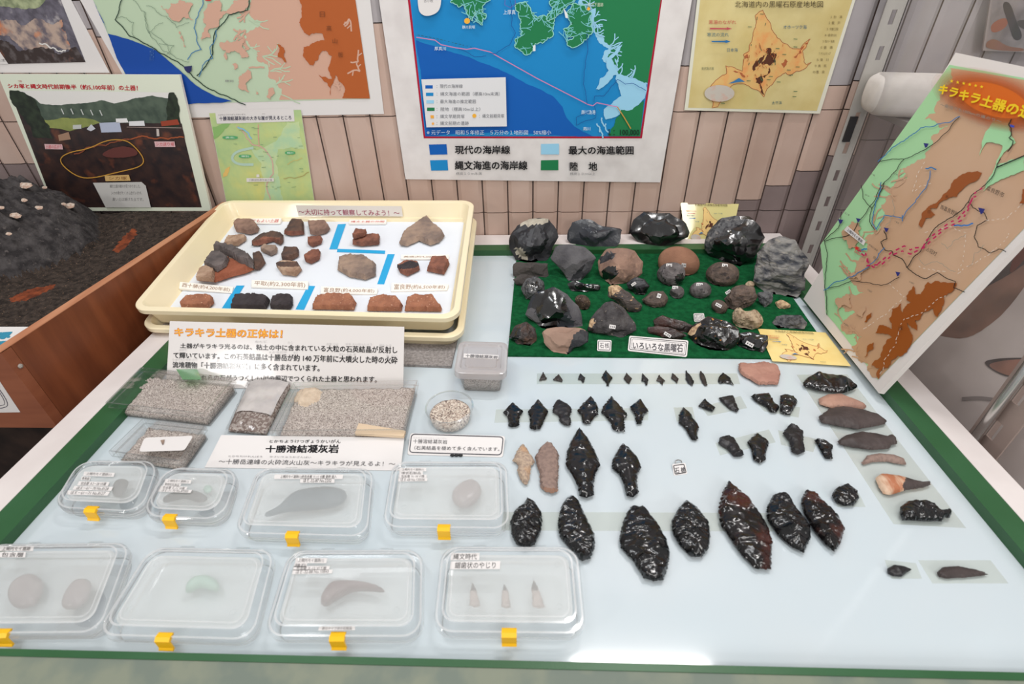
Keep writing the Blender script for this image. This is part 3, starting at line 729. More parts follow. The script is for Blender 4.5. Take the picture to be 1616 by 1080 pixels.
# -- pottery photograph high on the right
p = Plane((0, WY-0.02, T), (0, -1, 0))
q = [(1572, -60), (1700, -60), (1650, 84), (1551, 80)]
t = poster('pottery_photograph', 'photograph of brown potsherds at the top right corner', 'photograph', p, q, ink(150, 140, 138), .003)
a = Art(p); a.poly([(1575, -60), (1690, -60), (1645, 80), (1556, 76)], mat('photo_grey_cloth', (140, 132, 132), .3, .4, (104, 96, 96), 30, (.4, .65)))
for i, (pp, c) in enumerate(((((1562, 40), (1580, 28), (1592, 30), (1588, 44), (1566, 54)), (142, 82, 62)), (((1580, 4), (1594, 2), (1604, 34), (1616, 60), (1600, 66), (1592, 40)), (52, 46, 48)), (((1556, 66), (1570, 60), (1590, 74), (1616, 76), (1616, 82), (1556, 78)), (128, 86, 68)), (((1602, 30), (1640, 34), (1640, 50), (1610, 46)), (70, 62, 62)))):
    a.poly(smooth_loop(pp, 2), ink(*c))
a.build('print', t)
# ------------------------------------------------------------------ soil box at the left
WOOD = mat('plywood', (134, 74, 44), 0.42, 0.4, (106, 55, 32), 16, (0.3, 0.7), 0.05, 300, stretch=(1, 3, 0.4))
WOODE = mat('plywood_edge', (196, 140, 106), 0.55, 0.3, (172, 112, 80), 60, (0.3, 0.7), stretch=(1, .2, 6))
WOODF = mat('plywood_front', (144, 84, 56), 0.45, 0.4, (124, 68, 44), 14, (0.3, 0.7), stretch=(.5, 1, 4))
SOIL = mat('dark_soil', (72, 62, 56), 0.95, 0.15, (44, 38, 35), 130, (0.35, 0.65), 1.0, 420, col3=(122, 98, 80), scale3=420, mix3=(0.63, 0.7))
MOUND = mat('black_earth_mound', (78, 74, 74), 0.9, 0.2, (46, 43, 44), 70, (0.35, 0.65), 1.0, 240, col3=(92, 86, 84), scale3=160, mix3=(0.62, 0.72))
REDEARTH = mat('red_brick_earth', (136, 70, 44), 0.9, 0.15, (92, 48, 34), 90, (0.4, 0.65), 0.8, 300)
ZT, ZB, SZ_ = 0.095, -0.036, 0.066
f0 = Q(0, 556, ZT); b0 = Q(343, 331, ZT)
uy = (b0-f0)[:2]; LB = np.linalg.norm(uy); uy = uy/LB; ux = np.array([-1.0, 0.0])   # ux points left, away from the table
LBK = 0.505; WD = 0.62
def BX(p):       # box coordinates: a = left from the right outer face, b = back from the front, c = height over glass
    a, bb, c = p; q = f0[:2]+ux*a+uy*bb; return (q[0], q[1], T+c)
t = thing('soil_box', 'open plywood box of dark soil beside the white table', 'box', BX((WD/2, LBK/2, ZB)))
b = MB(); b.box((0.0, 0.014, ZB), (0.0135, LBK, ZT-.0008), WOOD, BX); sp_ = b.build('side_panel', t)
b = MB(); b.box((-0.0003, 0.0, ZT-.0008), (0.0138, LBK, ZT), WOODE, BX); b.build('edge_band', sp_)
b = MB(); b.box((WD-0.0135, 0.014, ZB), (WD, LBK, ZT), WOOD, BX); b.build('side_panel', t)
b = MB(); b.box((0.0, 0.0, ZB), (WD, 0.0135, 0.093), WOODF, BX); b.build('front_panel', t)
b = MB(); b.box((0.0135, LBK-.0135, ZB), (WD-.0135, LBK, SZ_-.004), WOOD, BX); b.build('back_panel', t)
b = MB(); b.box((0.0135, 0.0135, ZB), (WD-.0135, LBK-.0135, ZB+.01), WOOD, BX); b.build('bottom_panel', t)
sc_ = Q(32, 577, 0.0); 
pr = Plane(np.array(BX((-0.0005, 0, 0))), np.array([uy[1], -uy[0], 0]), (uy[0], uy[1], 0))
b = MB(); c_ = pr.hit(32, 578); b.loft([[c_+pr.n*z+r*(math.cos(k)*pr.u+math.sin(k)*pr.v) for k in np.linspace(0, 6.283, 12, endpoint=False)] for r, z in ((.0032, 0), (.0028, .0012), (.0012, .002))], mat('screw_metal', (196, 190, 182), .3, .5, metal=.6)); b.build('screw', t)
pf = Plane(np.array(BX((0.2, -0.0004, 0))), np.array([0, -1.0, 0]), (1.0, 0, 0))
q = [(-60, 560), (-14, 582), (32, 651), (-90, 653)]
st = sheet(t, 'sticker', pf, q, PAPER, .0003)
a = Art(pf, .0003)
for rr_, w_ in ((0, 1.0), (4, .8)):
    a.line(smooth_loop([(-70, 580+rr_), (-12, 600+rr_), (14-rr_, 636), (8-rr_*1.5, 646-rr_), (-80, 648-rr_)], 2), w_, ink(70, 68, 84), closed=True)
a.build('marking', st)
# soil bed and mound on one height field
def bxi(p): q = np.array(p[:2])-f0[:2]; bb = q[1]/uy[1]; return -(q[0]-uy[0]*bb), bb
SZ = 0.066
m1 = bxi(Q(218, 352, SZ)); m2 = bxi(Q(60, 492, SZ)); 
mc = (m1[0]+0.19, (m1[1]+m2[1])/2+0.03)
def soilh(a, bb):
    h = SZ+0.013*min(1, max(0, (bb-.33)/.12))+0.0035*noise.fractal(Vector((a*60, bb*60, 1)), 1, 2, 4)
    dx, dy = (a-mc[0])/0.188, (bb-mc[1])/0.165
    ang = math.atan2(dy, dx); r = math.hypot(dx, dy)*(1+.10*noise.noise(Vector((math.cos(ang)*1.6, math.sin(ang)*1.6, 3))))
    if r < 1:
        k = (1-r**2.6); h += 0.112*k**.8+(0.016*noise.fractal(Vector((a*24, bb*24, 5)), .75, 2, 5)+.007*noise.noise(Vector((a*75, bb*75, 2))))*min(1, (1-r)*4)
    h += 0.012*math.exp(-((a-m1[0]+.005)/.03)**2-((bb-m1[1]+.02)/.03)**2)
    return h, r
N1, N2 = 180, 150
b = MB(); vs = []; rr_ = []
for i in range(N1):
    for j in range(N2):
        a_ = 0.0137+(WD-.0274)*i/(N1-1); bb = 0.0137+(LBK-.0274)*j/(N2-1)
        h, r = soilh(a_, bb); vs.append(BX((a_, bb, h))); rr_.append((r, a_, bb))
fs1, fs2, fs3 = [], [], []
red = [[(198, 372), (214, 360), (216, 372), (196, 394), (186, 400), (178, 396)], [(16, 472), (44, 458), (88, 450), (82, 458), (40, 476), (18, 478)]]
for i in range(N1-1):
    for j in range(N2-1):
        f_ = (i*N2+j, i*N2+j+1, (i+1)*N2+j+1, (i+1)*N2+j); x, y = proj(vs[f_[0]])
        if any(inpoly(x, y, pg) for pg in red): fs3.append(f_)
        elif rr_[f_[0]][0] < 1.0: fs2.append(f_)
        else: fs1.append(f_)
b.add(vs, fs1, SOIL); o = b.build('soil', t, smooth=5); o['kind'] = 'stuff'
used = sorted({i for f_ in fs2 for i in f_}); mp = {k: i for i, k in enumerate(used)}
b = MB(); b.add([vs[k] for k in used], [tuple(mp[i] for i in f_) for f_ in fs2], MOUND)
mo = b.build('earth_mound', None, smooth=5); tag(mo, 'black earth mound with shell bits in the wooden box', 'earth mound')
for pg, lab in zip(red, ('red burnt earth patch at the right foot of the mound', 'red burnt earth patch at the front foot of the mound')):
    ff = [f_ for f_ in fs3 if inpoly(*proj(vs[f_[0]]), pg)]
    if not ff: continue
    used = sorted({i for f_ in ff for i in f_}); mp = {k: i for i, k in enumerate(used)}
    b = MB(); b.add([vs[k] for k in used], [tuple(mp[i] for i in f_) for f_ in ff], REDEARTH)
    tag(b.build('burnt_earth', None, smooth=5), lab, 'earth', 'patches of burnt earth')
SHELL = mat('shell_white', (206, 190, 176), 0.6, 0.3, (176, 146, 128), 200)
def on_mound(x, y):
    lo, hi = 0.02, 0.6
    prev = None
    for k in np.linspace(0.5, 1.6, 500):
        p_ = CAM+ray(x, y)*k; a_, bb = bxi(p_); h, r = soilh(a_, bb)
        if p_[2] <= T+h: return np.array([p_[0], p_[1], T+h])
    return None
shells = [((40, 293, 9), 'flat white shell lying highest on the black mound'), ((65, 283, 10), 'largest white shell on the crest of the mound'), ((134, 300, 6), 'white shell near the back right of the mound'), ((62, 328, 6), 'striped shell in the middle of the mound'), ((110, 325, 8), 'pale pink shell on the right slope of the mound'),
          ((25, 340, 8), 'white shell low on the left of the mound'), ((38, 316, 5), 'small white shell chip near the mound centre'), ((2, 328, 5), 'shell chip at the left photo edge of the mound'), ((146, 302, 5), 'pinkish shell at the right end of the mound'), ((14, 369, 5), 'thin white shell lowest on the mound front'), ((100, 322, 4), 'tiny shell chip beside the pale pink shell'), ((70, 296, 4), 'small shell just below the largest shell')]
for i, ((x, y, r), lab) in enumerate(shells):
    c = on_mound(x, y)
    if c is None: continue
    sp = Plane(c+np.array([0, -.001, .0045 if i != 1 else .0015]), np.array([.1, -.35, 1]))
    rs = random.Random(i); pts = [(x+r*1.1*math.cos(k)*(1+rs.uniform(-.25, .25)), y+r*.55*math.sin(k)*(1+rs.uniform(-.2, .2))) for k in np.linspace(0, 6.28, 9, endpoint=False)]
    flake('shell_fragment', lab, 'shell', pts, r*0.0005, SHELL, sp, i, 0, res=10, group='shell fragments on the earth mound')
# handwritten card inside the box, lower left
p = Plane(Q(10, 530, 0.073)+np.array([0, 0, .002]), (0.0, -0.16, 1))
q = [(-90, 516), (52, 516), (-4, 556), (-150, 556)]
t = thing('lettered_card', 'white card with teal lettering lying on the soil near the box front', 'card', p.hit(0, 540)); sheet(t, 'card', p, q, PAPER, .0008)
a = Art(p); TEAL = ink(54, 138, 166)
a.text('貝塚', [(-26, 527), (19, 524), (14, 534), (-32, 538)], TEAL, .06); a.text('土器', [(-36, 541), (14, 538), (8, 549), (-42, 552)], TEAL, .06); a.build('lettering', t)
# dark stand under the soil box
b = MB(); DK = mat('dark_stand', (58, 44, 38), .7, .2, (34, 26, 24), 22, (0.35, .65))
t = thing('wooden_stand', 'dark wooden stand carrying the plywood soil box', 'stand', BX((WD/2, LBK/2, -T)))
b.box((0.06, 0.10, -T), (WD, LBK-.005, ZB-.02), DK, BX); b.build('body', t)
b = MB(); b.box((0.02, 0.03, ZB-.02), (WD, LBK-.005, ZB-.0005), DK, BX); b.build('top', t)

# ------------------------------------------------------------------ excavation photo board standing at the back of the soil box
br_ = Q(333, 333, 0.080); tr_ = ony(284, 118, WY-.012)
p = Plane(br_, np.cross((1, -.02, 0), tr_-br_ if abs((tr_-br_)[1]) > .004 else np.array([0, .01, 1])), (1, 0, 0))
n_ = np.cross(np.array([1.0, 0, 0]), np.array([0, (tr_-br_)[1], (tr_-br_)[2]])); p = Plane(br_, n_)
q = [(-4, 117), (283, 118), (333, 333), (86, 333)]
t = thing('photo_board', 'pale green board with an excavation photograph standing behind the mound', 'board', sum(p.hit(*k) for k in q)/4)
sheet(t, 'board', p, q, mat('pale_green_board', (217, 223, 204), .4, .4), .006, mat('board_edge', (232, 226, 216), .5, .3))
a = Art(p)
def Ze(*k): return Zm(0, 0, 3.0, *k)
SKY, HILL, FIELD = ink(222, 220, 216), mat('photo_hill', (84, 98, 84), .3, .4, (60, 74, 64), 60, (.35, .65)), mat('photo_field', (142, 150, 84), .3, .4, (124, 134, 74), 40)
PSOIL = mat('photo_soil', (62, 44, 40), .3, .4, (40, 32, 34), 50, (.35, .65), col3=(104, 60, 44), scale3=28, mix3=(.58, .72))
PTREE = mat('photo_tree', (44, 56, 40), .3, .4, (26, 34, 26), 90, (.35, .65))
a.poly(Ze((45, 428), (820, 438), (955, 982), (258, 982)), PSOIL)
a.poly(Ze((45, 428), (820, 438), (850, 590), (190, 600)), SKY)
a.poly(Ze((110, 436), (190, 490), (250, 498), (330, 492), (400, 488), (480, 474), (540, 490), (590, 480), (640, 464), (720, 452), (790, 465), (826, 470), (852, 600), (180, 600)), HILL, .05)
a.poly(Ze((190, 568), (440, 566), (480, 585), (330, 622), (240, 645)), FIELD, .05)
a.poly(Ze((200, 600), (330, 622), (420, 600), (480, 580), (860, 585), (880, 700), (210, 700)), PSOIL, .03)
a.poly(Ze((45, 428), (115, 438), (170, 480), (205, 560), (235, 600), (250, 660), (160, 650), (100, 545)), PTREE, .12, 3)
a.poly(Ze((800, 440), (824, 438), (850, 560), (850, 610), (780, 600), (790, 500)), PTREE, .1, 4)
for i, (x, y) in enumerate(((290, 515), (335, 515), (383, 518), (428, 520), (472, 522))): a.line(Ze((x, y), (x+12, y+26)), 1.6, ink(196, 200, 196))
for q_, c in ((((548, 562), (600, 560), (608, 580), (550, 582)), (226, 226, 226)), (((610, 575), (682, 572), (686, 596), (612, 596)), (222, 222, 224)), (((470, 582), (566, 578), (576, 625), (480, 628)), (176, 184, 204)), (((410, 612), (432, 588), (452, 610), (430, 622)), (196, 198, 206)), (((345, 592), (385, 590), (385, 610), (345, 612)), (190, 192, 188)), (((275, 640), (325, 625), (335, 660), (280, 668)), (158, 126, 104)), (((740, 610), (752, 612), (755, 645), (742, 645)), (196, 186, 180)), (((760, 575), (840, 565), (850, 590), (765, 598)), (150, 66, 46))):
    a.poly(Ze(*q_), ink(*c), up=False)
a.z += .0002
a.line(Ze((600, 602), (860, 606)), 1.0, ink(156, 138, 132)); a.line(Ze((590, 660), (720, 655), (870, 650)), 2.0, ink(158, 84, 52), .1); a.line(Ze((350, 730), (500, 690), (620, 660)), 2.0, ink(130, 72, 50), .12)
a.poly(smooth_loop(Ze((470, 730), (560, 690), (640, 700), (660, 740), (520, 750)), 2), ink(98, 54, 50), .06)
a.line(smooth_loop(Ze((280, 750), (330, 720), (420, 705), (500, 665), (570, 660), (620, 675), (685, 750), (670, 790), (560, 815), (440, 845), (370, 840), (300, 790)), 2), 1.5, ink(196, 146, 62), closed=True)
a.poly(Ze((210, 682), (294, 684), (298, 708), (214, 706)), ink(214, 176, 178)); a.text('土器の広がり', Ze((216, 686), (292, 704)), ink(196, 70, 80))
a.poly(Ze((730, 670), (826, 670), (830, 696), (735, 696)), ink(214, 176, 178)); a.text('シカ送り場', Ze((738, 674), (824, 692)), ink(196, 70, 80))
a.poly(Ze((495, 832), (610, 828), (618, 856), (500, 858)), ink(206, 170, 110)); a.text('シカ塚', Ze((515, 836), (600, 852)), ink(120, 70, 40))
a.poly(smooth_loop(Ze((440, 866), (670, 862), (690, 880), (714, 982), (500, 982)), 0), ink(196, 194, 190))
for y, s_ in ((882, '縄文土器の破片が見つかりました。'), (914, 'シカの骨がたくさん出ています。'), (944, '黒い土は焼けた土です。')):
    a.text(s_, Ze((520+(y-882)*.2, y-8), (664+(y-882)*.25, y+8)), ink(110, 108, 108), up=False)
a.build('photograph', t)
a = Art(p, .0004); a.text('シカ塚と縄文時代前期後半（約5,100年前）の土器！', [(x/3, y/3) for x, y in ((34, 396), (650, 404), (652, 430), (40, 418))], ink(184, 34, 46), .02)
a.text('づか', [(x/3, y/3) for x, y in ((84, 378), (104, 380), (105, 390), (85, 389))], ink(184, 34, 46)); a.build('lettering', t)

# ------------------------------------------------------------------ leaning sign at the right
Bp, Cp = Q(1268, 472, 0.0127), Q(1387, 621, 0.0127)
e1 = Cp-Bp; e1[2] = 0; e1 /= np.linalg.norm(e1)
best = None
for k in np.linspace(0.0, 0.9, 181):
    up = np.array([math.cos(k)*0+math.sin(k)*(-e1[1]), math.sin(k)*e1[0], math.cos(k)])
    pl = Plane(Bp, np.cross(e1, up), e1); A_ = pl.hit(1508, 83); c = abs((A_-Bp)@e1)
    if best is None or c < best[0]: best = (c, k, pl, A_)
SG = best[2]; A_ = best[3]; D_ = SG.hit(1830, 150)
t = thing('map_sign', 'white foam board map sign leaning at the right edge of the table', 'sign', (Bp+Cp)/2)
b = MB(); c4 = [A_, D_, Cp, Bp]
b.slab(c4, [v-SG.n*0.007 for v in c4], mat('foam_board', (228, 221, 216), .5, .35)); b.build('board', t)
def Zk(*k): return Zm(1240, 80, 1.928, *k)
def Zl(*k): return Zm(1330, 270, 3.087, *k)
def Zt(*k): return Zm(1470, 80, 6.753, *k)
KG, KT, KB = mat('sign_green', (166, 216, 164), .3, .4), mat('sign_tan', (204, 168, 138), .3, .4, (196, 156, 122), 6), mat('sign_brown', (154, 82, 30), .3, .4)
a = Art(SG)
pr_tl, pr_bl = SG.to2(SG.hit(*Zk((498, 43))[0])), None
tl3, br3, bl3 = SG.hit(*Zk((498, 43))[0]), SG.hit(*Zk((280, 1002))[0]), SG.hit(1285, 478)
TRP = (1812, 158); TRP2 = TRP
a.poly(Zk((498, 43))+[TRP]+Zk((280, 1002), (150, 832), (122, 800), (116, 700), (105, 592)), KG)
lb = frac(Zk((498, 52), (470, 150), (420, 210), (520, 230), (440, 290), (420, 330), (350, 360), (370, 390), (300, 420), (340, 440), (290, 470), (310, 500), (240, 570), (250, 590), (200, 640), (215, 650), (190, 690), (240, 740), (160, 770), (215, 800), (170, 850), (230, 870), (200, 900), (250, 955), (281, 1000)), .24, 4, 3.5, False)
a.poly(lb+[TRP2, TRP], KT)
a.tribs(lb[len(lb)//3:], 40, 26, 2.0, KT, 9, centre=Zk((120, 500))[0])
a.poly(Zk((650, 200), (690, 190), (680, 240), (700, 280), (640, 350), (725, 320), (730, 360), (640, 400), (600, 430), (610, 400), (640, 340), (660, 290), (610, 280), (590, 320), (600, 270)), KG, .1, 5)
a.poly(Zk((584, 366), (597, 372), (540, 420), (520, 445), (480, 455), (460, 480), (440, 480), (455, 500), (425, 510), (415, 538), (404, 530), (418, 490), (440, 470), (500, 420), (540, 375)), KB, .15, 6)
a.poly(Zl((875, 90), (960, 60), (960, 140), (860, 158)), KB, .15)
a.poly(Zl((555, 545), (540, 580), (490, 610), (480, 680), (460, 712), (440, 670), (390, 690), (380, 720), (350, 730), (365, 780), (310, 740), (340, 800), (330, 850), (280, 905), (265, 900), (220, 960), (200, 960), (175, 1015), (165, 1000), (180, 960), (140, 945), (185, 905), (200, 850), (240, 810), (145, 800), (180, 750), (240, 770), (225, 720), (240, 670), (285, 645), (290, 690), (330, 640), (310, 630), (345, 560), (355, 600), (380, 600), (415, 540), (430, 550), (450, 535)), KB, .16, 7)
a.poly(Zl((105, 735), (140, 690), (138, 712), (118, 735)), KB, .2); a.poly(Zl((105, 910), (150, 835), (150, 860), (120, 900)), KB, .2)
for i, q_ in enumerate((((195, 690), (240, 620), (225, 700)), ((170, 560), (200, 520), (230, 540), (190, 600)), ((150, 760), (190, 740), (200, 780), (160, 790)), ((215, 800), (240, 780), (236, 812)))):
    a.poly(Zk(*q_), KT, .3, 40+i, up=False)
a.z += .0002
GE = lambda k: [SG.hit(1568+93*k*math.cos(th)+4*k*math.sin(th), 158+45*k*math.sin(th)+21*k*math.cos(th), a.z) for th in np.linspace(0, 6.283, 40, endpoint=False)]
for j in range(12):
    r0, r1 = GE(1.06-.04*j), GE(1.06-.04*(j+1)); a.b.add(r0+r1, [(i, (i+1) % 40, 40+(i+1) % 40, 40+i) for i in range(40)], clear('orange_print_%d' % j, (255, 255, 255), .01, .05, .3, milk=.04+.078*j, milkcol=(214, 104, 32)))
for k in [1.06-.48]:
    a.poly([(1568+93*k*math.cos(th)+4*k*math.sin(th), 158+(45*k)*math.sin(th)+21*k*math.cos(th)) for th in np.linspace(0, 6.283, 40, endpoint=False)], ink(214, 104, 32))
RD, RV, DSH = ink(24, 26, 26), ink(52, 120, 176), ink(226, 214, 200)
for q_ in (((530, 200), (440, 290), (360, 330), (285, 338)), ((360, 330), (300, 400), (262, 480), (255, 520), (270, 545)), ((230, 410), (235, 450), (262, 480)), ((170, 490), (160, 540), (115, 580)), ((300, 400), (220, 520), (200, 560), (120, 580)), ((118, 575), (125, 640), (118, 720), (125, 805)), ((345, 690), (290, 715), (200, 700), (115, 730))):
    a.line(Zk(*q_), 1.0, RD, .06)
for q_ in (((200, 290), (215, 330), (185, 345), (205, 385), (240, 390), (245, 410), (290, 430), (312, 470), (350, 500), (400, 525), (460, 495), (550, 540), (540, 570), (595, 590)), ((312, 470), (370, 400), (440, 290), (520, 230), (560, 205), (612, 150), (620, 130), (700, 60), (745, -10), (770, -60)), ((612, 150), (635, 180), (690, 205), (705, 240), (655, 265), (640, 320), (660, 370), (720, 400), (760, 380), (795, 395))):
    a.line(Zl(*q_), 1.3, RD, .08)
a.line(Zt((850, 730), (820, 790), (850, 830), (850, 900), (825, 930), (870, 960), (850, 1030), (810, 1080)), 1.5, RD, .05)
a.line(Zk((640, 356), (725, 320), (800, 290)), 2.0, RD)
for q_ in (((530, 200), (480, 220), (440, 232), (410, 235), (360, 275), (310, 310), (280, 338)), ((290, 400), (282, 440), (270, 480), (262, 520), (275, 545), (300, 500), (355, 510), (440, 365)), ((115, 730), (170, 700), (250, 660), (270, 640), (300, 600))):
    a.line(Zk(*q_), 1.3, RV, .1)
a.line(Zk((425, 358), (458, 362)), 2, RV, .2); a.line(Zl((540, 265), (580, 268), (635, 255)), 2.2, ink(52, 120, 190), .1); a.line(Zl((290, 215), (290, 245)), 1.5, RV); a.line(Zl((90, 385), (118, 380)), 2.4, RV, .15)
for i, q_ in enumerate((((370, 420), (400, 460), (460, 440), (550, 490)), ((480, 350), (510, 380), (540, 340), (600, 310)), ((610, 470), (640, 400), (690, 360)), ((240, 140), (250, 210), (200, 280)))): a.line(Zl(*q_), .6, ink(150, 150, 136), .15, i)
for i, q_ in enumerate((((400, 300), (520, 270), (600, 300), (590, 380), (560, 500)), ((100, 770), (220, 690), (300, 610), (220, 540)), ((430, 60), (340, 100), (360, 20), (420, -60)), ((560, 500), (680, 420), (790, 340), (810, 290)), ((700, 240), (800, 230), (883, 150)), ((500, 490), (420, 480), (350, 450)))): a.line(Zl(*q_), .8, DSH, .1, 60+i, dash=4)
a.line(Zl((180, 990), (260, 850), (300, 720), (430, 650), (510, 600)), .8, DSH, .12, dash=4)
PK = ink(190, 32, 92)
for q_ in (((70, 385), (110, 400), (125, 450), (150, 470), (240, 395), (300, 365), (330, 385), (345, 375), (390, 372), (410, 335), (470, 290), (520, 250), (560, 235), (600, 190), (625, 150), (640, 110), (690, 75)), ((90, 402), (120, 425), (115, 462), (190, 455), (240, 410), (290, 390), (330, 405), (400, 370), (440, 330), (500, 280), (580, 240), (610, 190), (630, 130), (670, 115))):
    a.line(Zl(*q_), 2.4, PK, dash=6)
def star(x, y, r): return [(x+(r if k % 2 == 0 else r*.42)*math.sin(k*math.pi/5), y-(r if k % 2 == 0 else r*.42)*math.cos(k*math.pi/5)) for k in range(10)]
a.poly(star(*Zl((68, 377))[0], 5), ink(214, 40, 40))
for x, y, r in ((75, 240, 11), (212, 287, 12), (268, 502, 12), (676, 195, 17)): a.poly(Zl((x-r, y-r), (x+r, y-r*.6), (x+r*.5, y+r*.5), (x-r*.2, y+r)), ink(48, 50, 120), up=False)
for x, y in ((427, 288), (860 if False else 167, 520)): a.poly(Zk((x-8, y-7), (x+8, y-5), (x+3, y+5), (x-3, y+8)), ink(48, 50, 120), up=False)
a.poly(Zt((838, 785), (885, 800), (878, 822), (840, 812)), ink(56, 76, 180))
a.z += .0002
a.build('map_print', t)
a = Art(SG, .004)
YW = ink(240, 202, 36)
a.text('キラキラ土器の道', Zt((106, 352), (1110, 612), (1062, 742), (64, 452)), YW, .035)
a.text('～最短でも100kmの道のり～', Zt((100, 555), (750, 742), (742, 772), (92, 592)), ink(150, 134, 120), .02)
for i in range(6): a.poly(star(*Zt((215+64*i, 325+12*i))[0], 3.0), YW, up=False)
a.text('富良野市', Zl((706, 72), (790, 106), (780, 132), (698, 92)), INK); a.text('南富良野町', Zl((480, 162), (566, 202), (558, 224), (474, 184)), INK); a.text('占冠村', Zl((412, 370), (462, 396), (452, 416), (404, 388)), INK)
a.text('鵡川', Zl((150, 412), (176, 428), (170, 442), (146, 426)), ink(110, 90, 76)); a.text('厚真町富里', Zl((130, 354), (172, 386), (168, 394), (126, 362)), ink(90, 80, 70))
for x, y, s_ in ((262, 250, '夕張市'), (255, 15, '由仁町'), (145, 18, '早来'), (118, 120, '安平'), (220, 80, '追分'), (335, 545, '日高町'), (130, 585, '平取町'), (15, 750, '門別'), (20, 210, '沼ノ端'), (76, 265, '鵡川')):
    a.text(s_, Zl((x-8, y-10), (x+14, y+2), (x+10, y+10), (x-12, y-3)), ink(96, 96, 86), up=False)
a.text('日', Zl((414, 192), (426, 206)), ink(70, 40, 24)); a.text('高', Zl((500, 118), (514, 132)), ink(70, 40, 24)); a.text('山脈', Zl((270, 755), (292, 775)), ink(70, 40, 24))
a.build('lettering', t)
ls = Plane(SG.o+SG.n*.0042, SG.n, SG.u)
q = Zl((22, 268), (110, 342), (100, 362), (6, 288)); st = sheet(t, 'site_label', ls, q, PAPER, .0005)
a = Art(ls); a.text('上幌内モイ遺跡', Zl((26, 278), (98, 338), (92, 352), (20, 290)), ink(52, 52, 70)); a.build('lettering', st)

# ------------------------------------------------------------------ things behind the sign at the right
ST = mat('grey_slotted_steel', (176, 172, 166), .45, .4, metal=.15)
def slotted(parent, name, x0, y0, z0, z1, w, dpt, m=ST, sl=.02, step=.05):
    """an L-section slotted upright; the slots are real holes through the front flange"""
    b = MB(); th = .0018
    b.box((x0+w-th, y0, z0), (x0+w, y0+dpt, z1), m)
    z = z0; a0, a1 = x0+w*.38, x0+w*.62
    b.box((x0, y0, z0), (a0, y0+th, z1), m); b.box((a1, y0, z0), (x0+w, y0+th, z1), m)
    while z < z1:
        b.box((a0, y0, z), (a1, y0+th, min(z+step-sl, z1)), m); z += step
    return b.build(name, parent)
p0 = ony(1290, 350, 0.972); p1 = ony(1318, 350, 0.972)
RK = thing('steel_rack', 'grey slotted steel rack standing to the right of the table', 'rack', (0.66, 0.7, 0))
slotted(RK, 'upright', p0[0]-.012, 0.97, 0.0, 2.1, p1[0]-p0[0]-.002, 0.02)
z_ = ony(1420, 178, 0.94)[2]
b = MB(); b.box((p0[0]+.03, 0.80, z_-.010), (1.0, 0.985, z_-.0005), mat('rack_shelf', (120, 114, 112), .5, .4)); b.build('shelf', RK)
b = MB(); k = ony(1341, 205, 0.968); b.box((k[0]-.006, .9655, k[2]-.02), (k[0]+.006, .9695, k[2]+.022), mat('black_clip', (34, 32, 34), .4, .4)); b.build('clip', RK)
pu = np.array([0.545, 0.30])
cu = Q(1556, 712, 0.0)
q0 = CAM+ray(1556, 700)*((0.545-CAM[0])/ray(1556, 700)[0]); q1 = CAM+ray(1596, 650)*((0.545-CAM[0])/ray(1596, 650)[0])
b = MB(); th = .0018; y0 = q0[1]-.02; y1 = y0+.045; zb_ = 0.0; z = zb_; m = mat('rack_upright_brownish', (168, 150, 142), .42, .4, metal=.1)
b.box((.545, y0, 0), (.547, y0+.016, 1.9), m); b.box((.545, y0+.026, 0), (.547, y1, 1.9), m)
while z < 1.9: b.box((.545, y0+.016, z), (.547, y0+.026, min(z+.03, 1.9)), m); z += .055
b.box((.547, y1-.002, 0), (.575, y1, 1.9), m); b.build('upright', RK)
CH_ = mat('chrome', (206, 204, 202), .26, .5, metal=1)
ct = CAM+ray(1535, 706)*((0.536-CAM[0])/ray(1535, 706)[0])
b = MB(); b.tube((0.536, ct[1]+.004, 0.4), (0.536, ct[1]+.004, 1.75), .0055, CH_, 16); tag(b.build('chrome_pole', None, smooth=.6), 'thin chrome pole beside the slotted rack upright', 'pole')
b = MB(); b.box((.5485, 0.0, 0.55), (.552, .95, 0.56), m)
b = MB(); V = []
for i in range(40):
    y_ = .24+.70*i/39
    for j in range(14):
        V.append((.560+.0035*math.sin(y_*46+j*.25)+.002*noise.noise(Vector((y_*9, j*.6, 4))), y_, T-.12+.66*j/13))
b.add(V, [(i*14+j, i*14+j+1, (i+1)*14+j+1, (i+1)*14+j) for i in range(39) for j in range(13)], clear('clear_vinyl', (252, 252, 252), .035, .45, .14, milk=.10, milkcol=(226, 222, 220)))
tag(b.build('vinyl_cover', None, smooth=5), 'clear vinyl sheet hanging on the steel rack at the right', 'cover')
# white padding roll on the shelf
pa = ony(1372, 150, 0.935)
b = MB(); lp = []
for x_, s_ in ((0, .55), (.004, .85), (.012, 1), (.10, 1.03), (.2, 1), (.34, 1.02)):
    lp.append([(pa[0]+x_, .935-.38*x_+.034*s_*math.copysign(abs(math.cos(k))**.7, math.cos(k)), z_+.0005+.031+.031*s_*math.copysign(abs(math.sin(k))**.7, math.sin(k))) for k in np.linspace(0, 6.283, 24, endpoint=False)])
b.loft(lp, mat('white_padding', (218, 212, 208), .7, .2, (202, 196, 192), 20, bump=.4, bscale=50)); tag(b.build('padding_roll', None, smooth=.9), 'white padded cloth roll on the rack shelf behind the sign', 'roll')
